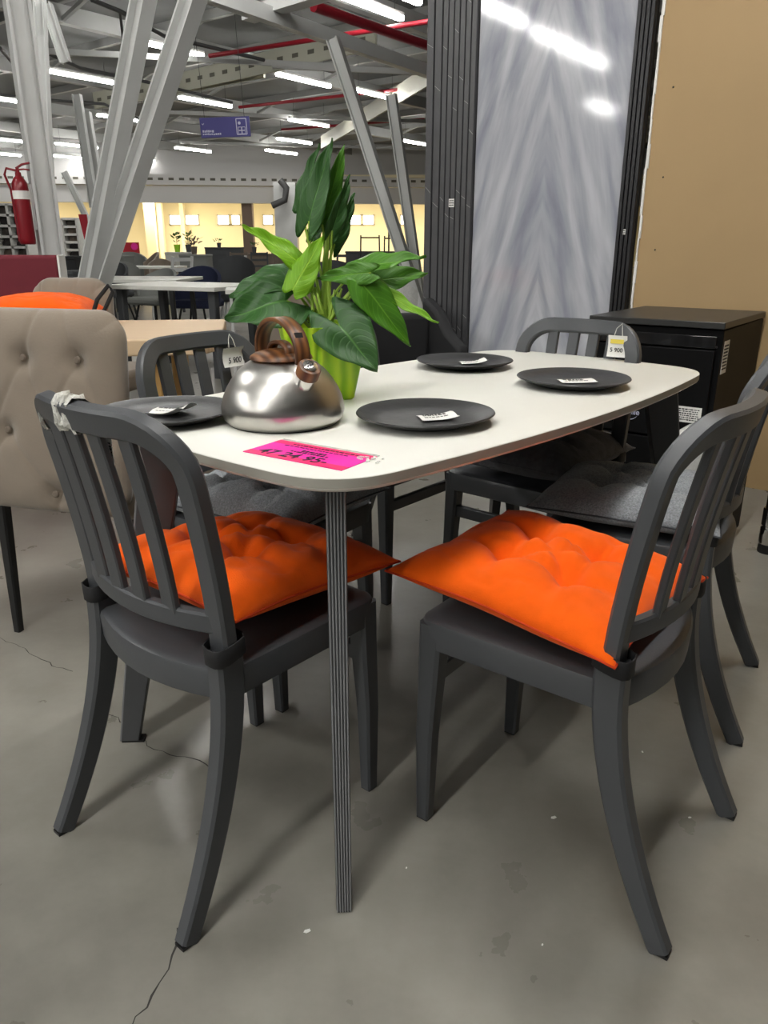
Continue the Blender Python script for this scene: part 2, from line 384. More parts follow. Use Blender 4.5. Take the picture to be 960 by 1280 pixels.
# marble slab between two slatted panels
s0, s1 = .70, 1.50
slab = thing('marble_slab_display', 'tall glossy grey marble slab with book-matched veins between black slat panels', 'slab', wallp((s0+s1)/2), WRZ)
MB().box((0, .02, 1.40), (s1-s0, .02, 2.70)).build('slab', M_marble, slab, bevel=.002)
MB().box((0, .018, .025), (s1-s0+.02, .04, .05)).build('plinth', M_paper, slab)
def slat_panel(name, label, t0, widths, m, off, veins):
    tot = sum(widths); t = thing(name, label, 'panel', wallp(t0), WRZ)
    MB().box((-tot/2, .03, 1.6), (tot, .02, 3.2)).build('backing_board', M_backer, t)
    x = 0
    for i, w in enumerate(widths):
        sl = MB().box((x-w/2, off, 1.6), (w*.8, .036, 3.2)).build('slat', m, t, bevel=.002)
        if veins:
            z = .5+random.random()*.3
            while z < 2.6:
                vm = MB(); a = random.uniform(.5, .9)
                vm.sweep([(x-w*.86, off-.0185, z+w*.4*a), (x-w*.14, off-.0185, z-w*.4*a)], (.0025, .0006), (0, 0, 1), 0)
                vm.build('vein', M_vein, sl, smooth=0); z += random.uniform(.35, .75)
        x -= w
    return t
sl_l = slat_panel('slat_panel', 'wide dark grey slatted panel with pale veins left of the marble', 1.505, [.034, .034, .034, .034, .034, .034, .05, .05], M_slat, .01, True)
sl_r = slat_panel('slat_panel', 'narrow jet black slatted panel between marble and tan board', .618, [.0205]*4, M_slatr, .01, False)
# slats of the narrow panel run to the left from the tan wall's edge
def sticker(parent, name, loc, w, h, rows, rot=(PI/2, 0, 0), mat_=None, seed=1, label=None):
    """paper label with printed lines: flat print on a thin sheet"""
    rnd = random.Random(seed)
    p = bpy.data.objects.new(name, None)
    m = MB().box((0, 0, 0), (w, h, .0008)); o = m.build(name, mat_ or M_paper, parent, smooth=0, label=label)
    bpy.data.objects.remove(p)
    o.location = loc; o.rotation_euler = rot
    q = MB()
    for i in range(rows):
        y = h*.40-(i+.5)*h*.8/rows; x = -w*.42
        while x < w*.38:
            l = rnd.uniform(.04, .13)*w
            q.box((x+l/2, y, .0006), (min(l, w*.42-x), h*.8/rows*rnd.uniform(.35, .6), .0004)); x += l+w*.025
    q.build('print', M_ink, o, smooth=0)
    return o
st = sticker(sl_l, 'price_sticker', (-.122, -.0095, 1.285), .035, .042, 3, seed=3, label='small white sticker on the slats')
st = sticker(sl_r, 'price_sticker', (-.04, -.0095, 1.13), .012, .022, 2, seed=4)

# ------------------------------------------------------------------ black cabinet
cfr = Vector((1.262, 2.872, 0)); crz = math.radians(-37.3)
cw, cd, chh = .53, .655, .8
cab = thing('black_cabinet', 'black dresser with dark glass front and white stickers against tan wall', 'cabinet', cfr, crz)
# local: x from -cw..0 along the front, y from 0 (front) to cd (back)
MB().box((-cw/2, cd/2+.012, chh/2-.01), (cw-.012, cd-.024, chh-.04)).build('body', M_cab, cab, bevel=.003)
MB().box((-cw/2, cd/2, chh-.0125), (cw, cd, .025)).build('top', M_cabtop, cab, bevel=.003)
MB().box((-cw/2, .006, .725), (cw-.05, .012, .045)).build('glass_strip', M_glass, cab, bevel=.002, label='glossy dark glass strip under the top')
for z, hh in ((.52, .35), (.2, .27)):
    MB().box((-cw/2, .006, z), (cw-.05, .014, hh)).build('drawer_front', M_cab, cab, bevel=.003)
for x in (-.02, -cw+.02):
    for z in (.71, .36): MB().lathe([(.004, 0), (.004, .004)], 10, (x, .0, z), axis=Matrix.Rotation(PI/2, 3, 'X')).build('screw', M_chrome, cab)
sticker(cab, 'white_sticker', (-.088, -.0025, .445), .095, .062, 6, seed=5)
sticker(cab, 'white_sticker', (-.0055, .085, .665), .075, .125, 8, rot=(PI/2, 0, PI/2), seed=6)
for o in (cab.children): pass
text_obj('brand_print', 'e smile', .032, M_signw, cab, (-.325, -.003, .428), (PI/2, 0, 0), .0004)
arc = MB(); arc.tube([(-.325+.045*math.sin(a), -.003, .438-.042*math.cos(a)) for a in [(-.9+i*.18) for i in range(11)]], [.0006+.0012*math.sin(PI*i/10) for i in range(11)], 6)
arc.build('smile_mark', M_signw, cab)

# ------------------------------------------------------------------ low ottoman and chrome stand beyond the right chairs
ot = thing('ottoman', 'low light grey upholstered ottoman on a black base before cabinet', 'ottoman', (1.225, 2.76, 0), math.radians(-38))
MB().box((0, 0, .335), (.25, .25, .17)).build('cushion_top', M_lgrey, ot, bevel=.03)
MB().box((0, 0, .14), (.235, .235, .22)).build('base', M_blackf, ot, bevel=.01)
MB().box((-.03, -.119, .18), (.12, .006, .02)).build('pull', M_dgrey, ot)
st = thing('chrome_stand', 'polished steel column stand with black foot at the right edge', 'stand', (1.418, 2.60, 0))
MB().lathe([(.03, .165), (.03, 1.02)], 24).build('pole', mat('tube_tan_reflection', rgb(120, 112, 88), .22, 1), st)  # chrome tube; the tan wall's reflection is put into its base colour
MB().lathe([(.036, .035), (.036, .092), (.033, .096), (.033, .102), (.036, .106), (.036, .165), (.034, .17)], 28).build('collar', M_chrome, st, smooth=30)
MB().lathe([(.034, 0), (.035, .006), (.033, .036)], 28).build('foot', M_black, st)

# ------------------------------------------------------------------ the dining table
TX, TY, TW = .15723, 1.77364, .83736
A_, B_, SA, SB, TC = .7052, .3345, .0291, .0563, .105
TOPZ, TH = .75, .024
def outline(inset=0):
    A, B = A_, B_
    lo = lambda x: B+SB*(1-(x/A)**2)
    sh = lambda y: A+SA*(1-(y/B)**2)
    Q = []
    for i in range(8):
        y = (B-TC)*i/7; Q.append((sh(y), y))
    p0, p1, p2 = Vector((sh(B-TC), B-TC)), Vector((A, B)), Vector((A-TC, lo(A-TC)))
    for i in range(1, 10):
        u = i/10; q = p0*(1-u)**2+p1*2*u*(1-u)+p2*u*u; Q.append((q.x, q.y))
    for i in range(13):
        x = (A-TC)*(1-i/12); Q.append((x, lo(x)))
    q2 = [(-x, y) for x, y in Q[::-1]][1:]; h = Q+q2
    P = h + [(-x, -y) for x, y in h][1:-1]
    if not inset: return P
    n = len(P); R = []
    for i in range(n):
        a, b = Vector(P[i-1]), Vector(P[(i+1) % n]); t = (b-a).normalized(); R.append((P[i][0]-t.y*inset, P[i][1]+t.x*inset))
    return R
table = thing('dining_table', 'white barrel-shaped dining table on four splayed grey legs', 'table', (TX, TY, 0), TW)
m = MB(); rings = [(outline(.010), TOPZ-TH), (outline(.002), TOPZ-TH+.004), (outline(), TOPZ-TH+.008), (outline(), TOPZ-.0012), (outline(.0012), TOPZ)]
n = len(rings[0][0]); vs = [(x, y, z) for r, z in rings for x, y in r]
m.add(vs, [tuple(range(n-1, -1, -1)), tuple((len(rings)-1)*n+i for i in range(n))]+[(k*n+i, k*n+(i+1) % n, (k+1)*n+(i+1) % n, (k+1)*n+i) for k in range(len(rings)-1) for i in range(n)])
top = m.build('tabletop', M_white, table, smooth=50)
mb = MB(); R0 = outline(-.0004)
mb.add([(x, y, TOPZ-TH+.008) for x, y in R0]+[(x, y, TOPZ-.0016) for x, y in R0], [(i, (i+1) % n, n+(i+1) % n, n+i) for i in range(n)])
mb.build('edge_band', M_edge, top, smooth=50, fix=False)
mb = MB(); mb.prism([(x*.86, y*.8) for x, y in outline()], TOPZ-TH-.022, TOPZ-TH-.0005); mb.build('under_frame', M_leg, table)
for sx in (-1, 1):
    for sy in (-1, 1):
        tp = Vector((sx*.648, sy*.272, TOPZ-TH-.001)); ft = Vector((sx*.733, sy*.358, 0.004))
        d = Vector((sx*.085, sy*.086, 0)).normalized(); nrm = Vector((-d.y, d.x, 0))
        # board: wide along d, narrow across; ribbed outer edge
        m = MB(); P = []
        for (c, wd, th) in ((tp, .088, .033), (ft, .040, .026)):
            o_, i_ = c + d*.0, c - d*wd
            P += [o_+nrm*th/2, i_+nrm*th/2, i_-nrm*th/2, o_-nrm*th/2]
        m.add(P, [(0, 1, 2, 3), (7, 6, 5, 4), (0, 4, 5, 1), (1, 5, 6, 2), (2, 6, 7, 3), (3, 7, 4, 0)])
        leg = m.build('leg', M_leg, table, bevel=.002)
        for k in range(6):     # raised ribs down the outer edge
            f0 = (k-2.5)/6
            rb = MB(); rb.sweep([tp+nrm*f0*.033+d*.001, ft+nrm*f0*.026+d*.001], [(.0030, .004), (.0024, .004)], nrm, .6)
            rb.build('rib', M_rib, leg)
        MB().box(ft+Vector((0, 0, -.001))-d*.026, (.05, .024, .006), rz=math.atan2(d.y, d.x)).build('glide', M_black, leg)

# ------------------------------------------------------------------ chairs
def yb(z): return -.163 - .060*max(0, (z-.47)/.39)**1.5 if z > .47 else -.163
def bow(x): return .040*(1-min(1, abs(x)/.178)**2)
HS = .443
def seat_ring(inset, z, rr=.035):
    hw_f, hw_r, yf, yr = .193-inset, .190-inset, .197-inset, -.178+inset
    P = []
    for i in range(7):      # front right corner
        a = PI/2*(i/6); P.append((hw_f-rr+rr*math.sin(a), yf-rr+rr*math.cos(a)))
    P.append((lerp(hw_f, hw_r, .5), 0))
    for i in range(4):
        a = PI/2*(i/3); r2 = .02; P.append((hw_r-r2+r2*math.cos(a), yr+r2-r2*math.sin(a)))
    for i in range(1, 8):
        x = (hw_r-.02)*(1-2*i/8); P.append((x, yr-.036*(1-(x/(hw_r-.02))**2)))
    Q = P + []
    L = [(-x, y) for x, y in P[:11][::-1]]
    return [(x, y, z) for x, y in Q+L]
def chair_proto():
    t = thing('dining_chair', '', 'chair')
    m = MB(); R = [seat_ring(.012, HS-.060), seat_ring(.002, HS-.055), seat_ring(0, HS-.012), seat_ring(.003, HS-.004), seat_ring(.011, HS), seat_ring(.03, HS-.001), seat_ring(.075, HS-.006), seat_ring(.13, HS-.009)]
    n = len(R[0]); vs = [v for r in R for v in r]
    fs = [tuple(range(n-1, -1, -1)), tuple((len(R)-1)*n+i for i in range(n))]
    fs += [(k*n+i, k*n+(i+1) % n, (k+1)*n+(i+1) % n, (k+1)*n+i) for k in range(len(R)-1) for i in range(n)]
    m.add(vs, fs).build('seat', M_chair, t, smooth=35)
    for s in (-1, 1):
        f = MB(); f.sweep([(s*.170, .168, HS-.010), (s*.171, .170, HS-.08), (s*.176, .176, .2), (s*.176, .178, .004)], [(.044, .046), (.042, .044), (.034, .036), (.026, .028)], (1, 0, 0), .3)
        lg = f.build('leg', M_chair, t, smooth=30)
        MB().box((s*.176, .178, .003), (.022, .024, .006)).build('glide', M_black, lg)
        pts = []; sz = []
        for i in range(15):
            z = .475-(.475-.004)*i/14; q = max(0, (.44-z)/.44)
            pts.append((s*lerp(.178, .196, q), -.163-.135*q**1.75, z)); sz.append((lerp(.038, .028, q), lerp(.050, .034, q)))
        r = MB(); r.sweep(pts, sz, (1, 0, 0), .3); lg = r.build('leg', M_chair, t, smooth=30)
        MB().box((s*.196, -.298, .003), (.022, .026, .006)).build('glide', M_black, lg)
    # inverted U
    pts = []; zt, rc, hx = .836, .082, .183
    for i in range(9): z = lerp(.46, zt-rc, i/8); pts.append((-lerp(.178, hx, i/8), z))
    for i in range(1, 9): a = PI/2*i/9; pts.append((-hx+rc-rc*math.cos(a), zt-rc+rc*math.sin(a)))
    for i in range(0, 13): pts.append((lerp(-hx+rc, hx-rc, i/12), zt))
    pts = pts + [(-x, z) for x, z in pts[:17][::-1]]
    P3 = [(x, yb(z)-bow(x)*min(1, max(0, (z-.6)/.2)), z) for x, z in pts]
    def sd(i):
        x, z = pts[i]; return Vector((0, 1, .0)) if False else Vector((0, 1, (yb(z+.01)-yb(z-.01))/.02*-1))
    b = MB(); b.sweep(P3, (.027, .043), sd, .35); b.build('back_frame', M_chair, t, smooth=35)
    zr = .522
    rl = MB(); rl.sweep([(x, yb(zr)-bow(x), zr) for x in [(-.172+.344*i/12) for i in range(13)]], (.034, .020), (0, 0, 1), .35); rl.build('back_rail', M_chair, t, smooth=35)
    for k in range(4):
        x = (-1.5+k)*.0635
        q = MB(); q.sweep([(x*lerp(1, 1.03, i/8), yb(lerp(.53, .818, i/8))-bow(x), lerp(.53, .818, i/8)) for i in range(9)], (.035, .013), (1, 0, 0), .4)
        q.build('slat', M_chair, t, smooth=35)
    MB().box((0, .172, .318), (.325, .018, .034)).build('stretcher', M_chair, t, bevel=.003)
    return t
chair0 = chair_proto()
POSE = {'c1': (-.28073, 1.28406, -.69753), 'c2': (-.2954, 1.83541, 4.10527), 'c3': (.45071, 2.18331, 2.42970),
        'c4': (.3295, 1.25141, .91058), 'c5': (.64177, 1.7738, 1.05222), 'c6': (-.01258, 2.42063, 4.00110)}
CL = {'c1': 'grey slat-back chair with orange cushion and crumpled film on its top rail',
      'c2': 'grey slat-back chair with grey cushion and 5 900 tag beside the kettle',
      'c3': 'grey slat-back chair with charcoal cushion in front of the black cabinet',
      'c4': 'grey slat-back chair with orange cushion strapped on, nearest the right table edge',
      'c5': 'grey slat-back chair with grey cushion strapped on, behind the strapped orange cushion',
      'c6': 'bare grey slat-back chair mostly hidden behind plant and table leg'}
CH = {}
for k, (x, y, w) in POSE.items():
    o = chair0 if k == 'c1' else copy_tree(chair0)
    o.location = (x, y, 0); o.rotation_euler = (0, 0, w); o['label'] = CL[k]; o['group'] = 'grey slat-back dining chairs around the table'
    CH[k] = o
def chairp(k, x, y, z):
    X, Y, w = POSE[k]; return Vector((X+math.cos(w)*x-math.sin(w)*y, Y+math.sin(w)*x+math.cos(w)*y, z))

# ------------------------------------------------------------------ seat cushions
def pillow_mesh(L, W, T, seed, N=60, tufts=((-.30, -.30), (.30, -.30), (-.30, .30), (.30, .30)), depth=.62, flat=.42, corner=.0):
    rnd = random.Random(seed)
    def pos(u, v, top):
        e = .075
        x = u*L/2*(1-e*(1-v*v)*u*u); y = v*W/2*(1-e*(1-u*u)*v*v)
        x += .006*noise.noise((u*1.3+seed, v*1.3, 2)); y += .006*noise.noise((u*1.3, v*1.3+seed, 7))
        prof = max(0, (1-abs(u)**3.2))**.55*max(0, (1-abs(v)**3.2))**.55
        if top:
            d = 0
            for (a, b) in tufts: d = max(d, math.exp(-((u-a)**2+(v-b)**2)/.022))
            cr = 0
            for i, (a, b) in enumerate(tufts):
                for (c, e2) in tufts[i+1:]:
                    ab = Vector((c-a, e2-b)); ln = ab.length
                    if ln > 1.05: continue
                    q = max(0, min(1, ((u-a)*ab.x+(v-b)*ab.y)/ln**2)); dd = (Vector((u-a, v-b))-ab*q).length
                    cr = max(cr, math.exp(-(dd/.055)**2)*(.55+.45*abs(2*q-1)))
                # pleats to the nearest edges
                if abs(a)+abs(b) > .3:
                    for tx, ty in ((a, math.copysign(1, b)), (math.copysign(1, a), b)):
                        ab = Vector((tx-a, ty-b)); ln = max(.01, ab.length)
                        q = max(0, min(1, ((u-a)*ab.x+(v-b)*ab.y)/ln**2)); dd = (Vector((u-a, v-b))-ab*q).length
                        cr = max(cr, .75*(1-q*.75)*math.exp(-(dd/(.05+.05*q))**2))
            h = T*.62*prof*(1-depth*d)*(1-.38*cr)
            h += prof*.007*noise.noise((u*2.2+seed*3, v*2.2, 1)) + prof*.0022*noise.noise((u*7, v*7+seed, 4))
            nz = noise.noise((u*1.9+seed*1.7, v*1.9, 9)) + .35*noise.noise((u*4.5, v*4.5+seed, 3)); h -= prof*.0065*math.exp(-(nz/.05)**2)
            return Vector((x, y, T*flat+h))
        return Vector((x, y, T*flat*(1-prof)))
    vs = []; fs = []; ix = {}
    g = [math.copysign(1-(1-abs(2*i/N-1))**1.25, 2*i/N-1) for i in range(N+1)]
    for s in (1, 0):
        for i in range(N+1):
            for j in range(N+1):
                edge = i in (0, N) or j in (0, N)
                if s == 0 and edge: ix[(0, i, j)] = ix[(1, i, j)]; continue
                ix[(s, i, j)] = len(vs); vs.append(pos(g[i], g[j], s))
    for s in (1, 0):
        for i in range(N):
            for j in range(N):
                q = (ix[(s, i, j)], ix[(s, i+1, j)], ix[(s, i+1, j+1)], ix[(s, i, j+1)]); fs.append(q if s else q[::-1])
    rim = [vs[ix[(1, i, 0)]] for i in range(N)]+[vs[ix[(1, N, j)]] for j in range(N)]+[vs[ix[(1, N-i, N)]] for i in range(N)]+[vs[ix[(1, 0, N-j)]] for j in range(N)]
    return vs, fs, rim
def cushion(label, m_, mp, loc, rz, L, W, T, seed, straps=(), tilt=(0, 0), bend=None, group='tufted seat cushions'):
    t = thing('seat_cushion', label, 'cushion', loc, rz, group)
    vs, fs, rim = pillow_mesh(L, W, T, seed)
    R = Matrix.Rotation(tilt[0], 3, 'X') @ Matrix.Rotation(tilt[1], 3, 'Y')
    f = (lambda v: R @ (bend(v) if bend else v))
    b = MB(); b.add([f(v) for v in vs], fs); b.build('cover', m_, t, smooth=180, fix=False)
    p = MB(); p.tube([f(v) for v in rim[::2]], .0022, 6, closed=True); p.build('piping', mp, t, smooth=60)
    for k, a, b_ in ((-.36, -.36, 0), (.36, -.36, 0), (-.36, .36, 0), (.36, .36, 0), (0, 0, 0)): pass
    for pts, w in straps:
        s = MB(); s.sweep(pts, (w, .0025), strap_side(pts), .2); s.build('strap', M_strap, t, smooth=50)
    return t
def strap_side(pts): return (0, 0, 1)
def loop(cx, cy, hx, hy, z, sag=.0, n=16):
    P = []
    for i in range(n+1):
        a = 2*PI*i/n; c, s = math.cos(a), math.sin(a); k = (abs(c)**4+abs(s)**4)**-.25
        P.append((cx+hx*c*k, cy+hy*s*k, z+sag*math.sin(a)))
    return P
# cushion frame = chair frame moved up to the seat; straps circle the stiles
def cush_on(k, label, m_, mp, dx, dy, rz, L, W, T, seed, sides, tilt=(0, 0), bend=None, zs=.035, up=.002):
    zs = zs-up; p = chairp(k, dx, dy, HS+up); w = POSE[k][2]+rz
    straps = []
    c, s_ = math.cos(-rz), math.sin(-rz)
    for sd in sides:
        P = []
        for q in loop(sd*.178, -.163, .0235, .029, zs, .006):
            x, y = q[0]-dx, q[1]-dy; P.append((c*x-s_*y, s_*x+c*y, q[2]))
        straps.append((P, .030))
        a = (sd*.178-dx, -.135-dy); a = (c*a[0]-s_*a[1], s_*a[0]+c*a[1], zs); e = (sd*L*.43, -W*.44, T*.3)
        straps.append(([a, tuple((a[i]+e[i])/2+(0, 0, -.004)[i] for i in range(3)), e], .022))
    return cushion(label, m_, mp, p, w, L, W, T, seed, straps, tilt, bend)
cush_on('c1', 'orange cushion on the left end chair, partly shaded by the table', M_orange, M_orpipe, -.018, .050, .03, .41, .42, .100, 3, (-1, 1), (-.09, 0), up=.018)
cush_on('c4', 'bright orange tufted cushion on the right front chair', M_orange, M_orpipe, .0, .035, -.03, .42, .43, .092, 5, (-1, 1), (.085, 0), up=.022)
cush_on('c2', 'grey woolly cushion on the chair behind the kettle', M_grey, M_greypipe, .03, .045, .02, .41, .43, .105, 8, (-1, 1))
cush_on('c5', 'grey woolly cushion on the chair behind the orange one at right', M_grey, M_greypipe, .0, .02, .02, .42, .43, .095, 11, (-1, 1))
cush_on('c3', 'charcoal cushion on the far end chair, under the table edge', M_char, M_char, .0, -.01, .0, .42, .42, .120, 14, (-1, 1))

# ------------------------------------------------------------------ tags and film on chairs
def film(parent_k, x, y, z, sx, sy, sz, seed, label):
    rnd = random.Random(seed); m = MB(); N, K = 10, 12; vs = []; fs = []
    for i in range(N):
        for q in range(K):
            a = 2*PI*q/K; u = (i/(N-1)-.5)
            r = 1+rnd.uniform(-.16, .2); c, s = math.cos(a), math.sin(a); k = (abs(c)**4+abs(s)**4)**-.25
            vs.append((u*sx+rnd.uniform(-.002, .002), sy/2*c*k*r, sz/2*s*k*r))
    for i in range(N-1):
        for q in range(K): fs.append((i*K+q, i*K+(q+1) % K, (i+1)*K+(q+1) % K, (i+1)*K+q))
    m.add(vs, fs); o = m.build('plastic_film', M_film, None, smooth=0)
    o.location = chairp(parent_k, x, y, z); o.rotation_euler = (0, 0, POSE[parent_k][2]); tag(o, label, 'film'); return o
film('c1', -.020, yb(.836)-.036, .838, .046, .036, .052, 2, 'crumpled clear tape around the middle of the left chair top rail')
film('c1', -.160, yb(.81)-.006, .815, .014, .034, .050, 5, 'crumpled clear tape on the far corner of the left chair')
film('c5', .0, yb(.836)-.040, .837, .03, .034, .05, 9, 'strip of clear tape around the rail of the chair at right edge')
def price_tag(k, x, z, w, h, txt, label, front=1, band=None, yoff=.022, rot=0.0):
    t = thing('price_tag', label, 'tag', chairp(k, x, yb(z)-bow(x)+yoff*front, z), POSE[k][2]+PI+rot)
    # local: face looks along -y; sheet slightly curled
    m = MB(); vs = []; fs = []; N = 8
    for s in (0, 1):
        for i in range(N+1):
            u = i/N-.5
            for j in range(5):
                v = j/4-.5; vs.append((u*w, -.004*math.cos(u*3)-.006*v*v*4+.0006*s, v*h))
    for s in (0, 1):
        for i in range(N):
            for j in range(4):
                a = s*(N+1)*5+i*5+j; fs.append((a, a+5, a+6, a+1))
    m.add(vs, fs); m.build('card', M_paper, t, smooth=60)
    sz = min(h*.42, w*.30)
    text_obj('price', txt, sz, M_ink, t, (0, -.0080, -h*.18), (PI/2, 0, 0), .0002)
    if band:
        MB().box((0, -.0066, h*.22), (w*.7, .0006, h*.2)).build('lettering_band', band, t)
    MB().tube([(-.012, .0, h*.48), (-.008, .004, h*.48+.02), (.004, .012, h*.48+.034), (.008, .004, h*.48+.02), (.012, 0, h*.48)], .0012, 5).build('tie', M_film, t)
    return t
price_tag('c2', -.112, .790, .074, .050, '5 900', 'white price tag reading 5 900 on the chair by the kettle')
price_tag('c3', -.130, .792, .056, .062, '5 900', 'white and yellow price tag on the chair before the cabinet', band=M_yellow, rot=.1)
bt = thing('barcode_tag', 'white barcode label stuck on a slat of the left end chair', 'tag', chairp('c1', .034, yb(.78)-bow(.03)+.008, .775), POSE['c1'][2])
MB().box((0, 0, 0), (.03, .0008, .06)).build('card', M_paper, bt)
q = MB()
for i in range(12): q.box((0, -.0006+.0012*0, -.026+i*.0045), (.026, .0026, .0016 if i % 3 else .0026))
q.build('print', M_ink, bt, smooth=0)

# ------------------------------------------------------------------ plates with paper tags
def plate_proto():
    t = thing('plate', '', 'plate')
    k = 64; wob = lambda a, i: 1+.018*math.sin(2*a+.6)+.010*math.sin(3*a+2)
    prof = [(.082, 0), (.088, .003), (.112, .010), (.130, .0175), (.1325, .0195), (.131, .0215), (.126, .0205), (.112, .0145), (.1, .0105), (.085, .0085), (.05, .0078), (.002, .0076)]
    MB().lathe(prof, k, wob=wob).build('dish', M_plate, t, smooth=60)
    return t
PL = [('near', 531, 520, 'black plate nearest the pink card, right of the kettle', 1.0, .2), ('right', 717, 475, 'black plate near the right rim of the white table', 1.04, 1.0),
      ('far', 580, 453, 'black plate at the far side of the table by the slats', 1.0, 2.2), ('left', 210, 516, 'black plate behind the left chair back, beside the kettle', 1.0, 3.0)]
p0 = plate_proto(); PP = []
for i, (nm, x, y, lb, sc, rz) in enumerate(PL):
    o = p0 if i == 0 else copy_tree(p0); c = atz(x, y, TOPZ+.012)
    o.location = (c.x, c.y, TOPZ+.0005); o.rotation_euler = (0, 0, rz); o.scale = (sc, sc, 1); o['label'] = lb; o['group'] = 'black plates on the white table'
    PP.append(c)
def paper_slip(c, dx, dy, rz, w, h, lift, label, seed, one=False):
    t = thing('paper_tag', label, 'tag', (c.x+dx, c.y+dy, TOPZ+.0085), rz)
    m = MB(); vs = []; fs = []; N = 8
    f = lambda u, v: (u*w, v*h, .0012+lift*(max(0, u+.1)**2)*1.6+lift*.3*math.sin(v*4+1)**2)
    for s in (0, 1):
        for i in range(N+1):
            for j in range(5):
                p = f(i/N-.5, j/4-.5); vs.append((p[0], p[1], p[2]+.0004*s))
    for s in (0, 1):
        for i in range(N):
            for j in range(4): a = s*(N+1)*5+i*5+j; fs.append((a, a+5, a+6, a+1))
    m.add(vs, fs); m.build('slip', M_paper, t, smooth=60)
    q = MB(); rnd = random.Random(seed)
    for r in range(3):
        x = -.38
        while x < .2:
            l = rnd.uniform(.05, .12); p = f(x+l/2, .28-r*.16); p1 = f(x, .28-r*.16); p2 = f(x+l, .28-r*.16)
            q.sweep([(p1[0], p1[1], p1[2]+.0007), (p2[0], p2[1], p2[2]+.0007)], (h*.07, .0003), (0, 1, 0), 0); x += l+.03
    if one:
        pa, pb = f(.26, .22), f(.26, -.22); q.sweep([(pa[0], pa[1], pa[2]+.0009), (pb[0], pb[1], pb[2]+.0009)], (w*.06, .0004), (1, 0, 0), 0)
        pc = f(.18, .12); q.sweep([(pa[0], pa[1], pa[2]+.0009), (pc[0], pc[1], pc[2]+.0009)], (w*.05, .0004), (0, 1, 0), 0)
    q.build('print', M_ink, t, smooth=0)
    return t
paper_slip(PP[0], .024, -.006, .25, .070, .056, .010, 'white paper tag lying on the plate nearest the pink card', 1)
paper_slip(PP[1], .008, -.004, .05, .085, .058, .004, 'white paper tag lying on the plate near the right rim', 2)
paper_slip(PP[2], .025, .0, .2, .072, .056, .016, 'white paper tag curling on the far plate by the slats', 3)
paper_slip(PP[3], .004, .004, -.35, .082, .066, .026, 'folded white tag with a handwritten 1 on the left plate', 4, True)
for i, (dx, dy) in enumerate(((-.02, .0), (.012, .002), (-.045, 0))):
    pass

# ------------------------------------------------------------------ pink price card with handwriting
cA, cB, cC, cD = (atz(*p, TOPZ+.001) for p in ((303, 564), (352, 550), (473, 571), (425, 588)))
cc = (cA+cB+cC+cD)/4; ex = ((cC-cB)+(cD-cA)).normalized(); cl = ((cC-cB).length+(cD-cA).length)/2; chh2 = ((cB-cA).length+(cC-cD).length)/2
card = thing('price_card', 'bright pink price card with black handwriting on the table corner', 'card', (cc.x, cc.y, TOPZ+.0004), math.atan2(ex.y, ex.x))
MB().box((0, 0, .0004), (cl, chh2, .0008)).build('sheet', M_pink, card)
for y, hh in ((chh2*.40, chh2*.2), (-chh2*.40, chh2*.2)): MB().box((0, y, .0009), (cl, hh, .0003)).build('border_band', M_red2, card)
MB().box((0, chh2*.54, .0006), (cl*1.0, chh2*.09, .001)).build('holder_rim', M_film, card)
q = MB(); rnd = random.Random(4)
for r, (y, h, x0, x1) in enumerate(((.36, .05, -.3, .42), (.24, .04, -.35, .3), (.08, .10, -.1, .14), (-.02, .05, -.18, .2))):
    x = x0
    while x < x1:
        l = rnd.uniform(.015, .05); q.box(((x+l/2)*cl, y*chh2, .0012), (l*cl, h*chh2*rnd.uniform(.6, 1), .0003)); x += l+.012
q.build('print', M_ink, card, smooth=0)
text_obj('handwriting', '47 24 95-', .036, M_ink, card, (-.012, -chh2*.27, .0014), (0, 0, 0), .0004)
hr = MB(); rnd = random.Random(9)
for i in range(16):
    x = cl*.5+rnd.uniform(-.022, .022); y = chh2*.3+rnd.uniform(-.016, .014)
    hr.box((x, y, .0016), (rnd.uniform(.003, .008), rnd.uniform(.002, .004), .002), rz=rnd.uniform(0, 3))
hr.build('torn_tape', M_speck, card, smooth=0, label='torn white tape remains')

# ------------------------------------------------------------------ kettle
kc = atz(355, 527, TOPZ); ket = thing('kettle', 'brushed steel whistling kettle with walnut brown handle and lid', 'kettle', (kc.x, kc.y, TOPZ+.0005), math.radians(-56)); ket.scale = (1.09, 1.09, 1.09)
# local +x = spout direction
KR = .107
prof = [(.088, .0), (.0955, .002), (.1035, .010), (.107, .022), (.1068, .032), (.103, .046), (.097, .060), (.088, .075), (.076, .090), (.062, .102), (.050, .109), (.044, .112), (.040, .113)]
MB().lathe(prof, 64).build('body', M_steel, ket, smooth=60)
MB().lathe([(.087, -.0003), (.0945, .0), (.096, .0035), (.0945, .0045)], 48).build('base_ring', M_black, ket)
MB().lathe([(.049, .109), (.054, .111), (.0525, .115), (.045, .120), (.032, .124), (.02, .126), (.002, .127)], 40).build('lid', M_walnut, ket, smooth=60)
lk = MB(); lk.sweep([(0.034*math.cos(a), 0, .122+.016*math.sin(a)) for a in [PI*i/10 for i in range(11)]], (.018, .006), (0, 1, 0), .4)
lk.build('lid_grip', M_walnut, ket, smooth=50)
hp = []; hs = []
for i in range(25):
    a = PI*(-.07+1.14*i/24); r = .075
    hp.append((.002+r*math.cos(a)*1.02, 0, .122+(.053 if math.sin(a) > 0 else .055)*math.sin(a)*1.02)); hs.append((.030-.004*abs(i-12)/12, .0075))
hd = MB(); hd.sweep(hp, hs, (0, 1, 0), .3); hd.build('handle', M_walnut, ket, smooth=50)
for a0 in (.42, .60):
    pass
MB().box((.0685, -.0005, .150), (.006, .014, .018), rot=Matrix.Rotation(-.5, 3, 'Y')).build('trigger', M_black, ket)
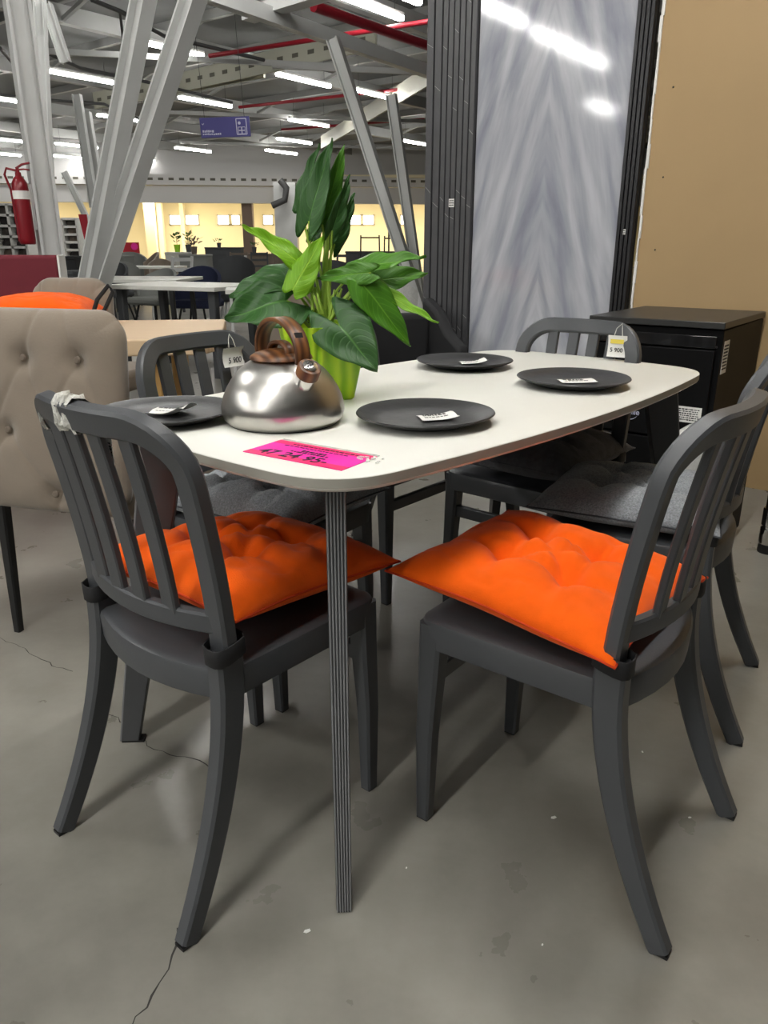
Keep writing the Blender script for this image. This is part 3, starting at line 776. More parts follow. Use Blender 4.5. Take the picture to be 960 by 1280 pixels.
dirs = Vector((.60, 0, .80)).normalized(); Rx = Vector((0, 0, 1)).rotation_difference(dirs).to_matrix()
sb = Vector((.066, 0, .060))
MB().lathe([(.020, 0), (.0165, .018), (.0165, .046)], 28, sb, axis=Rx).build('spout', M_chrome, ket, smooth=50)
cp = MB().lathe([(.0175, .041), (.0195, .043), (.0195, .058), (.0175, .061), (.013, .0615)], 32, sb, axis=Rx).build('whistle_cap', M_walnut, ket, smooth=40)
MB().lathe([(.0125, .0610), (.0125, .0632), (.011, .0638)], 28, sb, axis=Rx).build('whistle_plate', M_chrome, cp, label='small steel whistle plate')
for i in range(4):
    a = PI/2*i+.4; h = MB().lathe([(.0018 if i else .003, .0634), (.0018 if i else .003, .0644)], 10, sb+Rx @ Vector((.006*math.cos(a) if i else 0, .006*math.sin(a) if i else 0, 0)), axis=Rx)
    h.build('whistle_hole', M_black, cp)

# ------------------------------------------------------------------ potted plant
PY = 1.70
pc = at(404, 488, PY); PX = pc.x
plant = thing('potted_plant', 'leafy green arrowhead plant in a lime green pot behind the kettle', 'plant', (PX, PY, TOPZ+.0005), 0)
def L2(px, py, Y): return at(px, py, Y)-Vector((PX, PY, TOPZ+.0005))
def sq_ring(h, z, rot, r=.18):
    P = []
    for i in range(4):
        for j in range(5):
            a = PI/2*i+PI/2*j/4; c = (h*(1-r)*(1 if math.cos(PI/2*i+PI/4) > 0 else -1), h*(1-r)*(1 if math.sin(PI/2*i+PI/4) > 0 else -1))
            x, y = c[0]+h*r*math.cos(a), c[1]+h*r*math.sin(a)
            P.append((x*math.cos(rot)-y*math.sin(rot), x*math.sin(rot)+y*math.cos(rot), z))
    return P
rt = math.radians(12)
R = [sq_ring(.058, 0, rt), sq_ring(.062, .004, rt), sq_ring(.090, .150, rt), sq_ring(.091, .158, rt), sq_ring(.087, .158, rt), sq_ring(.083, .135, rt)]
n = len(R[0]); m = MB(); m.add([v for r in R for v in r], [tuple(range(n-1, -1, -1))]+[(k*n+i, k*n+(i+1) % n, (k+1)*n+(i+1) % n, (k+1)*n+i) for k in range(len(R)-1) for i in range(n)])
m.build('pot', M_pot, plant, smooth=35)
m = MB(); q = sq_ring(.083, .138, rt); m.add(q, [tuple(range(n))]); m.build('soil', M_soil, plant, smooth=0)
def leaf(base, tip, width, m_, nrm=(0, -1, .3), curl=.06, fold=.25, lobe=.22, twist=0.0, stem=True, stem_to=None):
    base, tip = Vector(base), Vector(tip); ax = tip-base; Ln = ax.length; ax.normalize()
    nv = Vector(nrm); nv = (nv-ax*nv.dot(ax)).normalized(); sd = ax.cross(nv)
    if twist:
        R_ = Matrix.Rotation(twist, 3, ax); nv = R_ @ nv; sd = R_ @ sd
    NS, NT = 22, 6
    def hw(s):        # half width along s in [0,1] over the leaf body
        return (math.sin(PI*min(1, max(0, s))**.60))**.80 * (1-.30*s)
    mx = max(hw(i/50) for i in range(51)); vs = []; fs = []; uv = []
    for i in range(NS+1):
        s = i/NS
        for j in range(-NT, NT+1):
            t = j/NT
            w = hw(lerp(.10, 1, s))/mx*width/2
            back = -lobe*Ln*1.15*math.sin(abs(t)*PI*.74)**1.1*(1-s)**2.2            # heart lobes run behind the stalk
            edge_in = 1-.22*max(0, 1-s*6)*abs(t)
            along = s*Ln + back
            x = t*w*edge_in
            z = fold*abs(x) - curl*Ln*s*s*1.2 + .0035*math.sin(s*16-abs(t)*4)*abs(t) + .03*width*math.sin(s*7+t*3)
            p = base + ax*along + sd*x + nv*z
            vs.append(p); uv.append((s, t))
    W = 2*NT+1
    for i in range(NS):
        for j in range(W-1):
            a = i*W+j; fs.append((a, a+1, a+W+1, a+W))
    b = MB(); b.add(vs, fs); b.uv = uv; o = b.build('leaf', m_, plant, smooth=180, fix=False)
    sm = o.modifiers.new('solid', 'SOLIDIFY'); sm.thickness = .0009
    if stem:
        r0 = Vector(stem_to) if stem_to else Vector((random.uniform(-.03, .03), random.uniform(-.03, .03), .135))
        a = r0; c = base; mid = a.lerp(c, .55)+Vector((0, 0, .02))
        P = []
        for i in range(9):
            u = i/8; P.append(a*(1-u)**2+mid*2*u*(1-u)+c*u*u)
        MB().tube(P, [lerp(.0042, .0024, i/8) for i in range(9)], 7).build('stalk', M_stem, plant, smooth=60)
    return o
def zp(zx, zy): return 270+zx/3.31, 160+zy/3.31
def LF(b, t, w, m_, yb_=0, yt=0, **kw):
    B, T = L2(*zp(*b), PY+yb_), L2(*zp(*t), PY+yt); return leaf(B, T, w, m_, **kw)
PXM = 1/560.
wz = lambda w: w/3.31*PXM
# upright cluster
LF((385, 385), (478, 38), wz(120), ML_dark, -.01, .0, nrm=(-.4, -1, .1), curl=.02, fold=.25, lobe=.20)
LF((350, 330), (424, 60), wz(90), ML_dark, .05, .05, nrm=(-.9, -1, .1), curl=.02, fold=.3, lobe=.1)
LF((440, 400), (533, 66), wz(96), ML_mid, .02, .03, nrm=(.25, -1, .1), curl=.02, fold=.3, lobe=.15)
LF((480, 425), (556, 192), wz(72), ML_dark, .0, .0, nrm=(.6, -1, .1), curl=.02, fold=.35, lobe=.18)
LF((490, 480), (578, 268), wz(80), ML_dark, .03, .04, nrm=(.9, -1, .2), curl=.03, fold=.3, lobe=.2)
LF((400, 470), (440, 350), wz(70), ML_dark, .05, .05, nrm=(-.5, -1, .1), curl=.02, fold=.3, lobe=.1)
# left side
LF((345, 560), (116, 390), wz(120), ML_lime, .0, -.03, nrm=(.3, -.7, .8), curl=.05, fold=.2, lobe=.12)
LF((318, 668), (450, 440), wz(125), ML_lime, -.04, -.02, nrm=(-.3, -1, .2), curl=-.03, fold=-.15, lobe=.10)
LF((300, 610), (46, 668), wz(185), ML_dark, .03, -.0, nrm=(0, -.7, 1), curl=.12, fold=.1, lobe=.15)
LF((292, 715), (34, 778), wz(275), ML_dark, -.02, -.07, nrm=(-.1, -1, .75), curl=.05, fold=.12, lobe=.3)
LF((300, 770), (392, 800), wz(80), ML_dark, .03, .05, nrm=(0, -.8, .7), curl=.1, fold=.1, lobe=.2)
# front leaf over the pot
LF((510, 818), (668, 1000), wz(235), ML_dark, -.08, -.13, nrm=(.15, -1, .45), curl=.06, fold=.12, lobe=.42)
# right side
LF((575, 590), (866, 514), wz(140), ML_mid, -.01, -.03, nrm=(-.1, -.6, 1), curl=.05, fold=.25, lobe=.12)
LF((630, 640), (876, 592), wz(135), ML_mid, .02, .02, nrm=(.1, -.9, .6), curl=.05, fold=.15, lobe=.12)
LF((640, 598), (414, 618), wz(96), ML_mid, -.05, -.03, nrm=(0, -1, .4), curl=.04, fold=.15, lobe=.15)
LF((600, 640), (812, 900), wz(150), ML_mid, -.05, -.06, nrm=(.3, -1, .4), curl=.05, fold=.2, lobe=.15)
LF((665, 655), (903, 832), wz(74), ML_lime, -.02, -.04, nrm=(.3, -.7, .8), curl=-.12, fold=.2, lobe=.1)
MB().tube([L2(*zp(455, 800), PY), L2(*zp(452, 700), PY), L2(*zp(452, 560), PY), L2(*zp(462, 440), PY+.01)], [.0075, .0075, .0065, .004], 10).build('main_stem', M_stem, plant, smooth=60)
for a, b in (((430, 770), (388, 650)), ((440, 770), (412, 660)), ((470, 790), (490, 670)), ((480, 800), (520, 665)), ((478, 790), (505, 680))):
    MB().tube([L2(*zp(*a), PY-.03), L2(*zp((a[0]+b[0])/2, (a[1]+b[1])/2), PY-.035), L2(*zp(*b), PY-.02)], [.0034, .003, .0024], 7).build('stalk', M_stem, plant, smooth=60)

# ------------------------------------------------------------------ left neighbours: tufted chair, channel chair, oak table
def rounded_rect(w, h, r, n=6):
    P = []
    for cx, cz, a0 in ((w/2-r, h/2-r, 0), (-w/2+r, h/2-r, PI/2), (-w/2+r, -h/2+r, PI), (w/2-r, -h/2+r, 3*PI/2)):
        for i in range(n+1): a = a0+PI/2*i/n; P.append((cx+r*math.cos(a), cz+r*math.sin(a)))
    return P
def padded_panel(w, h, d, r, bulge=.012, tufts=(), seams=(), N=40):
    """upright padded backrest in x/z, rear face at -y with tufts and seam grooves"""
    m = MB(); vs = []; fs = []; M = N
    def pt(u, v, s):
        # map square to rounded rect (superellipse-like)
        x, z = u*w/2, v*h/2
        ex, ez = max(0, abs(x)-(w/2-r)), max(0, abs(z)-(h/2-r)); l = math.hypot(ex, ez)
        if ex > 0 and ez > 0:
            k = max(ex, ez)/l; x = math.copysign(w/2-r+ex*k, x); z = math.copysign(h/2-r+ez*k, z)
        e = max(0, 1-abs(u)**8)**.5*max(0, 1-abs(v)**8)**.5
        y = (d/2)*e + bulge*(1-u*u)*(1-v*v)
        if s:
            for a, b in tufts: y -= .020*math.exp(-((x-a)**2+(z-b)**2)/.0009)
            for (a, b), (c, f) in seams:
                ab = Vector((c-a, f-b)); q = max(0, min(1, ((x-a)*ab.x+(z-b)*ab.y)/ab.length_squared)); dd = (Vector((x-a, z-b))-ab*q).length
                y -= .0045*math.exp(-(dd/.007)**2)
        return (x, -y if s else y, z)
    ix = {}
    for s in (1, 0):
        for i in range(M+1):
            for j in range(M+1):
                if s == 0 and (i in (0, M) or j in (0, M)): ix[(0, i, j)] = ix[(1, i, j)]; continue
                ix[(s, i, j)] = len(vs); vs.append(pt(2*i/M-1, 2*j/M-1, s))
        for i in range(M):
            for j in range(M): fs.append((ix[(s, i, j)], ix[(s, i+1, j)], ix[(s, i+1, j+1)], ix[(s, i, j+1)]))
    return m.add(vs, fs)
tz = -.52
tu = thing('tufted_chair', 'taupe velvet dining chair with button-tufted back and black legs', 'chair', (-.80, 2.06, 0), math.radians(-16))
tufts = [(-.115, .12), (.06, .12), (-.205, -.085), (-.03, -.085), (.145, -.085), (-.115, -.21), (.06, -.21)]
tufts = [(-.03, .135), (.125, .135), (-.09, -.045), (.03+.15, -.045+.0), (.04, -.20)]
seams = [((-.03, .135), (.02, .30)), ((.125, .135), (.055, .30)), ((-.03, .135), (-.17, -.12)), ((.125, .135), (.2, 0)), ((-.03, .135), (.04, -.02)), ((.125, .135), (.04, -.02)),
         ((-.09, -.045), (.04, -.20)), ((.04, -.20), (.17, -.045)), ((.04, -.20), (.02, -.28)), ((-.09, -.045), (-.2, -.22))]
bk = padded_panel(.47, .51, .075, .07, .014, tufts, seams, 72).build('backrest', M_beige, tu, smooth=180, loc=(0, -.18, .672))
bk.rotation_euler = (math.radians(-7), 0, 0)
for a, b in tufts:
    MB().lathe([(.0095, .0), (.0095, .003), (.006, .006)], 12, (a, -.034, b), axis=Matrix.Rotation(PI/2, 3, 'X')).build('button', M_beiged, bk)
MB().box((0, .06, .44), (.44, .46, .1)).build('seat', M_beige, tu, bevel=.03)
for x in (-.235, .185):
    for y in (-.13, .25): MB().sweep([(x, y, .41), (x*1.04, y*1.1, .0)], [(.034, .034), (.022, .022)], (1, 0, 0), .3).build('leg', M_black, tu)
ch = thing('channel_chair', 'taupe velvet chair with channel-stitched back behind the tufted chair', 'chair', (-1.43, 3.80, 0), math.radians(-10))
cse = [((x, -.25), (x*1.05, .25)) for x in (-.13, -.045, .045, .13)]
bk2 = padded_panel(.40, .52, .09, .10, .03, (), cse, 56).build('backrest', M_beige, ch, smooth=180, loc=(0, -.15, .67)); bk2.rotation_euler = (math.radians(-6), 0, 0)
MB().box((0, .08, .44), (.44, .44, .1)).build('seat', M_beige, ch, bevel=.03)
for x in (-.17, .17):
    for y in (-.1, .25): MB().sweep([(x, y, .41), (x*1.08, y*1.1, 0)], [(.03, .03), (.02, .02)], (1, 0, 0), .3).build('leg', M_black, ch)
b3 = thing('brown_chair', 'brown velvet dining chair with plain back behind the kettle handle', 'chair', (-.43, 3.02, 0), math.radians(150))
padded_panel(.44, .46, .08, .09, .02, (), (), 24).build('backrest', M_brownv, b3, smooth=180, loc=(0, -.18, .60))
MB().box((0, .06, .42), (.44, .42, .1)).build('seat', M_brownv, b3, bevel=.03)
for x in (-.17, .17):
    for y in (-.12, .22): MB().sweep([(x, y, .39), (x*1.08, y*1.1, 0)], [(.03, .03), (.02, .02)], (1, 0, 0), .3).build('leg', M_black, b3)
# oak table: right end seen between the chairs
oak = thing('oak_table', 'light oak dining table behind the taupe chairs', 'table', (-1.30, 3.10, 0), math.radians(6))
ov = [atz(292, 402, .75), atz(270, 428, .75), atz(150, 437, .75)]
rzm = Matrix.Rotation(-math.radians(6), 3, 'Z')
poly = [(.60, -.36), (.66, -.20), (.62, .42), (-.9, .42), (-.9, -.36)]
MB().prism(poly, .69, .75).build('tabletop', M_oak, oak, bevel=.006)
for x, y in ((.42, .28), (.4, -.24), (-.78, .28), (-.78, -.24)): MB().sweep([(x, y, .69), (x, y, 0)], [(.07, .07), (.05, .05)], (1, 0, 0), .2).build('leg', M_oakedge, oak)
oc = thing('throw_cushion', 'orange cushion with a black strap lying on the oak table', 'cushion', (-1.44, 3.28, .7505), math.radians(10))
vs, fs, rim = pillow_mesh(.46, .42, .135, 21, tufts=((0, 0),), depth=.0, flat=.35)
MB().add(vs, fs).build('cover', M_orange, oc, smooth=180, fix=False)
p = MB(); p.tube(rim[::2], .003, 6, closed=True); p.build('piping', M_orpipe, oc)
p = MB(); p.sweep([(.225, -.10, .05), (.25, -.10, .11), (.30, -.10, .165), (.315, -.10, .14), (.275, -.10, .07), (.225, -.10, .03)], (.03, .014), (0, 1, 0), .2); p.build('strap', M_strap, oc, smooth=60)
# burgundy high back bench
rb = thing('burgundy_bench', 'burgundy upholstered high-backed bench at the left edge', 'bench', (-2.43, 4.35, 0), math.radians(2))
MB().prism([(.64, .0), (.64, .09), (-.9, .09), (-.9, 0)], .40, 1.02).build('backrest', M_red, rb, bevel=.02)
MB().box((-.13, .35, .36), (1.5, .6, .16)).build('seat', M_red, rb, bevel=.03)
MB().box((.647, .045, .70), (.012, .10, .64)).build('edge_strip', M_paper, rb, bevel=.004)
for x in (-.7, .5):
    for y in (.08, .55): MB().box((x, y, .14), (.05, .05, .28)).build('leg', M_black, rb)

# black armchair left of the slats
ba = thing('black_armchair', 'black upholstered wing armchair beside the slatted panel', 'armchair', (.10, 4.05, 0), math.radians(200))
MB().prism([(-.22, -.06), (.22, -.06), (.22, .06), (-.22, .06)], .38, .72).build('backrest', M_blackf, ba, bevel=.03, loc=(0, -.2, 0))
w_ = MB(); vs = []
for y0 in (-.03, .03): vs += [(-.25, -.2, .38+0*y0), (-.25, .2, .38), (-.25, .2, .62), (-.25, -.02, .74), (-.25, -.22, .84)] if False else []
for sx in (-.245, .245):
    q = MB(); poly = [(-.26, .30), (.22, .30), (.22, .58), (.05, .64), (-.08, .74), (-.26, .80)]
    n = len(poly); q.add([(sx-.035, y, z) for y, z in poly]+[(sx+.035, y, z) for y, z in poly], [tuple(range(n)), tuple(range(2*n-1, n-1, -1))]+[(i, (i+1) % n, n+(i+1) % n, n+i) for i in range(n)])
    q.build('wing', M_blackf, ba, bevel=.02)
MB().box((0, .04, .36), (.44, .44, .14)).build('seat', M_blackf, ba, bevel=.03)
for x in (-.2, .2):
    for y in (-.2, .2): MB().sweep([(x, y, .3), (x, y, 0)], [(.04, .04), (.025, .025)], (1, 0, 0), .3).build('leg', M_black, ba)

# ------------------------------------------------------------------ hall: roof, steel, bulkhead, far wall
U = Vector((math.cos(UA), math.sin(UA), 0)); V = Vector((-math.sin(UA), math.cos(UA), 0))
c_ = MB(); c_.box((0, 16, 4.95), (70, 62, .1))
ceiling = struct(c_.build('ceiling', M_deck, smooth=0), 'grey corrugated roof deck of the sales hall')
def bar(p, q, w, h, name='purlin', m=None, parent=None, kind=None, label=None):
    o = MB().sweep([p, q], (w, h), (Vector(q)-Vector(p)).cross(Vector((0, 0, 1))).normalized() if abs((Vector(q)-Vector(p)).normalized().z) < .95 else (1, 0, 0), 0).build(name, m or M_beam, parent, smooth=0, label=label)
    return o
for i in range(-2, 19):            # purlins across the lamp rows
    c = Vector((-4, 16, 4.83)) + U*(i-8)*2.1; bar(c-V*26, c+V*26, .09, .14, 'purlin', M_beam, ceiling)
for i in range(-4, 7):             # main roof beams along the lamp rows
    c = Vector((-4, 16, 4.62)) + V*i*4.3
    bar(c-U*26, c+U*26, .16, .26, 'roof_beam', M_beam, ceiling)
    for k in range(-4, 9):          # slanted braces up to the deck
        a = c+U*(k*2.1)+Vector((0, 0, -.1)); bar(a, a+V*1.25+Vector((0, 0, .32)), .06, .06, 'brace', M_beam, ceiling)
        a = c+U*(k*2.1)+Vector((0, 0, -.1)); bar(a, a-V*1.25+Vector((0, 0, .32)), .06, .06, 'brace', M_beam, ceiling)
def hbeam(name, p, q, w, label, facing=None, m=None):
    """H-section: two flanges and a web"""
    p, q = Vector(p), Vector(q); t = (q-p).normalized(); f = Vector(facing or (1, 0, 0)); f = (f-t*f.dot(t)).normalized(); n = t.cross(f)
    b = MB()
    for s in (-1, 1): b.sweep([p+f*s*w*.44, q+f*s*w*.44], (w*.12, w), f, 0)
    b.sweep([p, q], (w*.8, w*.14), f, 0)
    return struct(b.build(name, m or M_steelw, None, smooth=0), label)
def plate_at(name, c, s, m, parent): return MB().box(c, s).build(name, m, parent, bevel=.004)
hb = hbeam('column', (-2.20, 5.3, 0), (-2.20, 5.3, 4.8), .140, 'white steel column with red extinguisher beside it', (.85, .53, 0))
MB().box((-2.2, 5.3, .01), (.32, .32, .02)).build('base_plate', M_steelw, hb)
hbeam('column', (-2.62, 6.6, .28), (-1.20, 6.6, 4.6), .135, 'white slanted strut, left one of the near V', (.9, -.45, 0))
hbeam('column', (-2.62, 6.62, .28), (-.58, 6.62, 4.6), .14, 'white slanted strut, right one of the near V', (.9, -.45, 0))
pd = struct(MB().box((-2.62, 6.6, .14), (.4, .4, .28)).build('plinth', M_bulk, None, bevel=.02), 'concrete foot of the near V struts')
for (x0, y0, x1, y1, Y, w) in ((49, -6, 62, 260, 7.6, .085), (58, 5, 82, 78, 8.2, .09), (96, 118, 118, 260, 14, .13), (108, 140, 128, 260, 14.2, .13), (80, 215, 112, 280, 20, .13)):
    hbeam('strut', at(x0, y0, Y), at(x1, y1, Y), w, 'white steel strut of the roof frame behind the near V', (1, 0, 0))
for (x0, y0, x1, y1, Y, w, lb) in ((416, 48, 512, 345, 9, .12, 'white slanted strut rising to the low beam, right of the plant'), (489, 118, 521, 345, 9.4, .11, 'steeper white strut beside the black slats')):
    a, b = at(x0, y0, Y), at(x1, y1, Y); d = (b-a)*((b.z-.0)/(a.z-b.z)); hbeam('strut', a, b+d, w, lb, (1, -.3, 0))
# low double beam, pipes, cream castellated beams
a, b = atz(225, -22, 3.12), atz(560, 97, 3.12); t = (b-a).normalized()
lowb = struct(MB().sweep([a-t*3, b+t*3], (.13, .05), (0, 0, 1), 0).build('low_beam', M_steelw, None, smooth=0), 'white double beam crossing the top of the view')
off = Vector((-.12, .09, .03)); bar(a-t*3+off, b+t*3+off, .05, .12, 'beam_half', M_steelw, lowb)
bar(a-t*3+off*.5, b+t*3+off*.5, .05, .05, 'dark_gap_bar', M_cable, lowb)  # dark grey bar makes the dark line between the beam halves
a, b = atz(310, 20, 3.2), atz(455, -25, 3.2); bar(a, b+(b-a), .16, .1, 'beam_arm', M_steelw, lowb)
a, b = atz(480, 165, 3.6), atz(535, 95, 3.6)
def pipe(name, pts, r, m, label, cat=None):
    o = MB().tube(pts, r, 8).build(name, m, None, smooth=60); return struct(o, label)
a, b = atz(396, 9, 3.35), atz(560, 66, 3.35); pipe('red_pipe', [a-(b-a)*.02, b+(b-a)*2], .055, M_redpipe, 'thick dark red sprinkler pipe under the roof')
for (x0, y0, x1, y1, z, r) in ((262, 70, 560, 23, 4.0, .035), (299, 134, 560, 105, 4.3, .035), (352, 162, 460, 154, 4.4, .035)):
    a, b = atz(x0, y0, z), atz(x1, y1, z); pipe('red_pipe', [a, b+(b-a)*.6], r, M_redpipe, 'thin dark red sprinkler pipe under the roof')
for (x0, y0, x1, y1, z) in ((214, 106, 470, 46, 4.35), (118, 126, 330, 84, 4.35), (402, 178, 540, 92, 4.2)):
    a, b = atz(x0, y0, z), atz(x1, y1, z); d = (b-a).normalized(); L_ = (b-a).length
    o = MB().sweep([a, b], (.36, .05), (0, 0, 1), 0).build('castellated_beam', M_beamy, None, smooth=0); struct(o, 'cream castellated roof beam with a row of openings')
    h = MB(); k = int(L_/.42); nn = Vector((d.y, -d.x, 0)); nn = nn if nn.y < 0 else -nn
    for i in range(k): h.sweep([a+d*(i+.4)*.42+nn*.028, a+d*((i+.4)*.42+.16)+nn*.028], (.07, .006), (0, 0, 1), .5)
    if x0 < 400: h.build('opening_row', M_hole, o, smooth=0)
for pts in (((45, 60), (100, 85), (200, 106), (290, 128)), ((115, 0), (150, 14), (205, 45), (330, 75)), ((0, 118), (60, 125), (130, 130), (200, 160)), ((0, 60), (30, 95))):
    pipe('cable', [atz(x, y, 4.1) for x, y in pts], .03, M_cable, 'sagging grey cable under the roof')
pipe('cable', [atz(150, 14, 4.1), atz(152, 30, 4.1)-Vector((0, 0, .1)), atz(152, 40, 4.1)-Vector((0, 0, .2))], .02, M_cable, 'short grey cable drop above a lamp')
for (x0, y0, x1, y1, z) in ((60, 64, 420, 83, 4.1), (340, 82, 520, 90, 4.0), (200, 140, 540, 152, 4.3), (225, 178, 540, 186, 4.4), (0, 190, 250, 196, 4.4)):
    a, b = atz(x0, y0, z), atz(x1, y1, z); bar(a, b, .05, .09, 'tie_rod', M_beam, ceiling)

# bulkhead and the cream room beyond
BC, BR = Vector((-6, 33.0, 0)), math.radians(7)
def blk(name, x, y, z, sx, sy, sz, m, label): return struct(MB().box((x, y, z), (sx, sy, sz)).build(name, m, None, smooth=0, loc=BC, rz=BR), label)
blk('trim_1', 0, 0, 2.98, 60, .3, .62, M_bulk, 'grey fascia over the opening to the cream room')
bb = blk('trim_2', 0, -.15, 3.50, 60, .45, .38, M_bulk, 'perforated ledge above the grey fascia')
h = MB()
for i in range(120): h.box((-24+i*.4, -.378, 3.52), (.2, .01, .09))
h.build('opening_row', M_hole, bb, smooth=0)
blk('trim_3', 0, .1, 4.3, 60, .3, 1.3, M_bulk, 'grey wall band between ledge and roof')
wb = struct(MB().box((0, 0, 2.0), (70, .2, 4.0)).build('wall_back', M_cream, None, smooth=0, loc=(-6, 42, 0)), 'cream far wall with high windows')
cm = struct(MB().box((0, 0, 3.7), (60, 9, .1)).build('trim_4', M_cream, None, smooth=0, loc=(-6, 37.8, 0)), 'cream soffit of the far room')
n = 0
for x0, x1 in ((211, 229), (231, 249.5), (271, 287.5), (288.5, 301), (328, 342), (436, 452), (453, 468), (500, 511)):
    a, b = at(x0, 268, 41.85), at(x1, 281.5, 41.85); n += 1
    w, hgt = b.x-a.x, a.z-b.z
    fr = MB(); f_ = .05
    for bx in ((0, hgt/2-f_/2, w, f_), (0, -hgt/2+f_/2, w, f_), (-w/2+f_/2, 0, f_, hgt), (w/2-f_/2, 0, f_, hgt)): fr.box((bx[0], 0, bx[1]), (bx[2], .08, bx[3]))
    o = struct(fr.build('window_%d' % n, M_winfr, None, smooth=0, loc=((a.x+b.x)/2, 41.84, (a.z+b.z)/2)), 'bright high window in the cream far wall')
    MB().box((0, .02, 0), (w-f_*1.4, .02, hgt-f_*1.4)).build('pane', M_winlit, o, smooth=0)
for x0, x1, y0, Y, m in ((184, 196, 320, 38, M_cream), (200, 206, 320, 40, M_cream), (228, 233, 315, 41, M_cream)):
    a, b = at(x0, 300, Y), at(x1, 300, Y); struct(MB().box(((a.x+b.x)/2, Y, 1.85), (b.x-a.x, .3, 3.7)).build('pilaster', m, None, smooth=0), 'cream pilaster in the far room')
a, b = at(303, 300, 33), at(316, 300, 33); struct(MB().box(((a.x+b.x)/2, 33.4, 1.4), (b.x-a.x, .4, 2.8)).build('pillar', mat('brown_pillar', rgb(120, 102, 90), .7), None, smooth=0), 'brown pillar at the opening of the far room')
a, b = at(345, 300, 31), at(372, 300, 31); struct(MB().box(((a.x+b.x)/2, 31.2, 1.65), (b.x-a.x, .6, 3.3)).build('pillar', M_steelw, None, smooth=0), 'white pillar behind the plant')
pipe('drain_pipe', [at(350, 225, 30.6), at(358, 235, 30.6), at(356, 250, 30.6), at(340, 257, 30.6)], .12, M_cable, 'grey drain hose at the white pillar')
for x in (-18, -10, -2, 4):
    ld = bpy.data.lights.new('warm_lamp', 'AREA'); ld.energy = 400; ld.color = (1, .86, .62); ld.size = 2.0
    lo = bpy.data.objects.new('warm_lamp', ld); COL.objects.link(lo); lo.location = (x, 37.5, 3.6)

# ------------------------------------------------------------------ ceiling lamps
def lamp_proto():
    t = thing('ceiling_lamp', '', 'lamp')
    MB().box((0, 0, .045), (1.56, .085, .05)).build('housing', M_lampbody, t, bevel=.004)
    MB().sweep([(-.76, 0, 0), (.76, 0, 0)], (.10, .07), (0, 1, 0), .5).build('diffuser', M_tube, t, smooth=0)
    for x in (-.6, .6): MB().tube([(x, 0, .07), (x, 0, .55)], .004, 5).build('hanger', M_cable, t)
    return t
lamp0 = lamp_proto(); near_tube = None
vis = [((153, 45), (258, 72)), ((55, 88), (138, 102)), ((218, 120), (294, 134)), ((343, 92), (415, 108)), ((357, 150), (415, 157)), ((345, 172), (390, 180)), ((322, 187), (380, 193)),
       ((210, 184), (272, 190)), ((178, 200), (230, 204)), ((430, -4), (490, 18)), ((448, 112), (490, 124)), ((130, 144), (178, 152)), ((490, 205), (527, 211)), ((425, 220), (465, 226)),
       ((62, 206), (107, 211)), ((-18, 120), (20, 127)), ((-14, 172), (22, 177)), ((-12, 190), (12, 194)), ((80, 180), (112, 184)), ((175, 212), (212, 215)), ((440, -30), (520, 0)), ((505, 176), (535, 181)), ((70, 195), (108, 198))]
spots = []
VL = ['lamp crossing behind both near struts of the V', 'lamp between the left column and the V', 'lamp right of the V above the sign', 'lamp right of the sign, above the plant tip', 'short lamp low between sign and plant', 'small lamp just left of the plant tip', 'lamp right of and below the sign', 'lamp below the sign, left of the plant', 'lowest lamp right of the V struts', 'lamp at the top edge over the low beam', 'lamp behind the right slanted strut top', 'thin lamp end seen between the V struts', 'small lamp at the slats, upper one', 'lamp behind the tips of the plant leaves', 'lowest lamp left of the far struts', 'lamp cut by the left edge beside the column, uppermost', 'lamp cut by the left edge beside the column, middle one', 'lamp cut by the left edge beside the column, lowest', 'small lamp behind the far left struts', 'very low lamp right of the V foot', 'lamp cut by the top edge over the red pipe', 'small lamp beside the steep right strut', 'second lowest lamp left of the far struts']
for (a, b), lb in zip(vis, VL):
    c = (atz(*a, 4.2)+atz(*b, 4.2))/2; spots.append((c.x, c.y, 4.2, UA, 'linear ceiling '+lb))
# the rows go on outside the frame; the nearer ones light the table
unseen = [(-7.05, 1.1), (-8.4, -.5), (-9.2, -1.5), (-13.8, -4.5), (-4.2, 3.0), (-1.6, 6.6)]
for j, v in enumerate((0, 5.4)):
    for k in range(-5, 4):
        q = Vector((-2.9, -3.0, 0))+U*(k*2.15+.4*j)+V*v
        if v > 5 and k > -3: continue
        if any((q.x-x)**2+(q.y-y)**2 < 1.6 for x, y in unseen): continue
        unseen.append((q.x, q.y))
for i, (x, y) in enumerate(unseen): spots.append((x, y, 4.2, UA, 'linear ceiling lamp above or behind the viewer'))
for i, (x, y, z, r, lb) in enumerate(spots):
    o = lamp0 if i == 0 else copy_tree(lamp0)
    if i >= len(vis):
        d = [c for c in o.children if c.name.startswith('diffuser')][0]
        if near_tube is None: near_tube = d.data.copy(); near_tube.materials.clear(); near_tube.materials.append(M_tube2)
        d.data = near_tube
    o.location = (x, y, z); o.rotation_euler = (0, 0, r); o['label'] = lb; o['group'] = 'linear ceiling lamps seen beyond the table' if i < len(vis) else 'linear ceiling lamps outside the view'

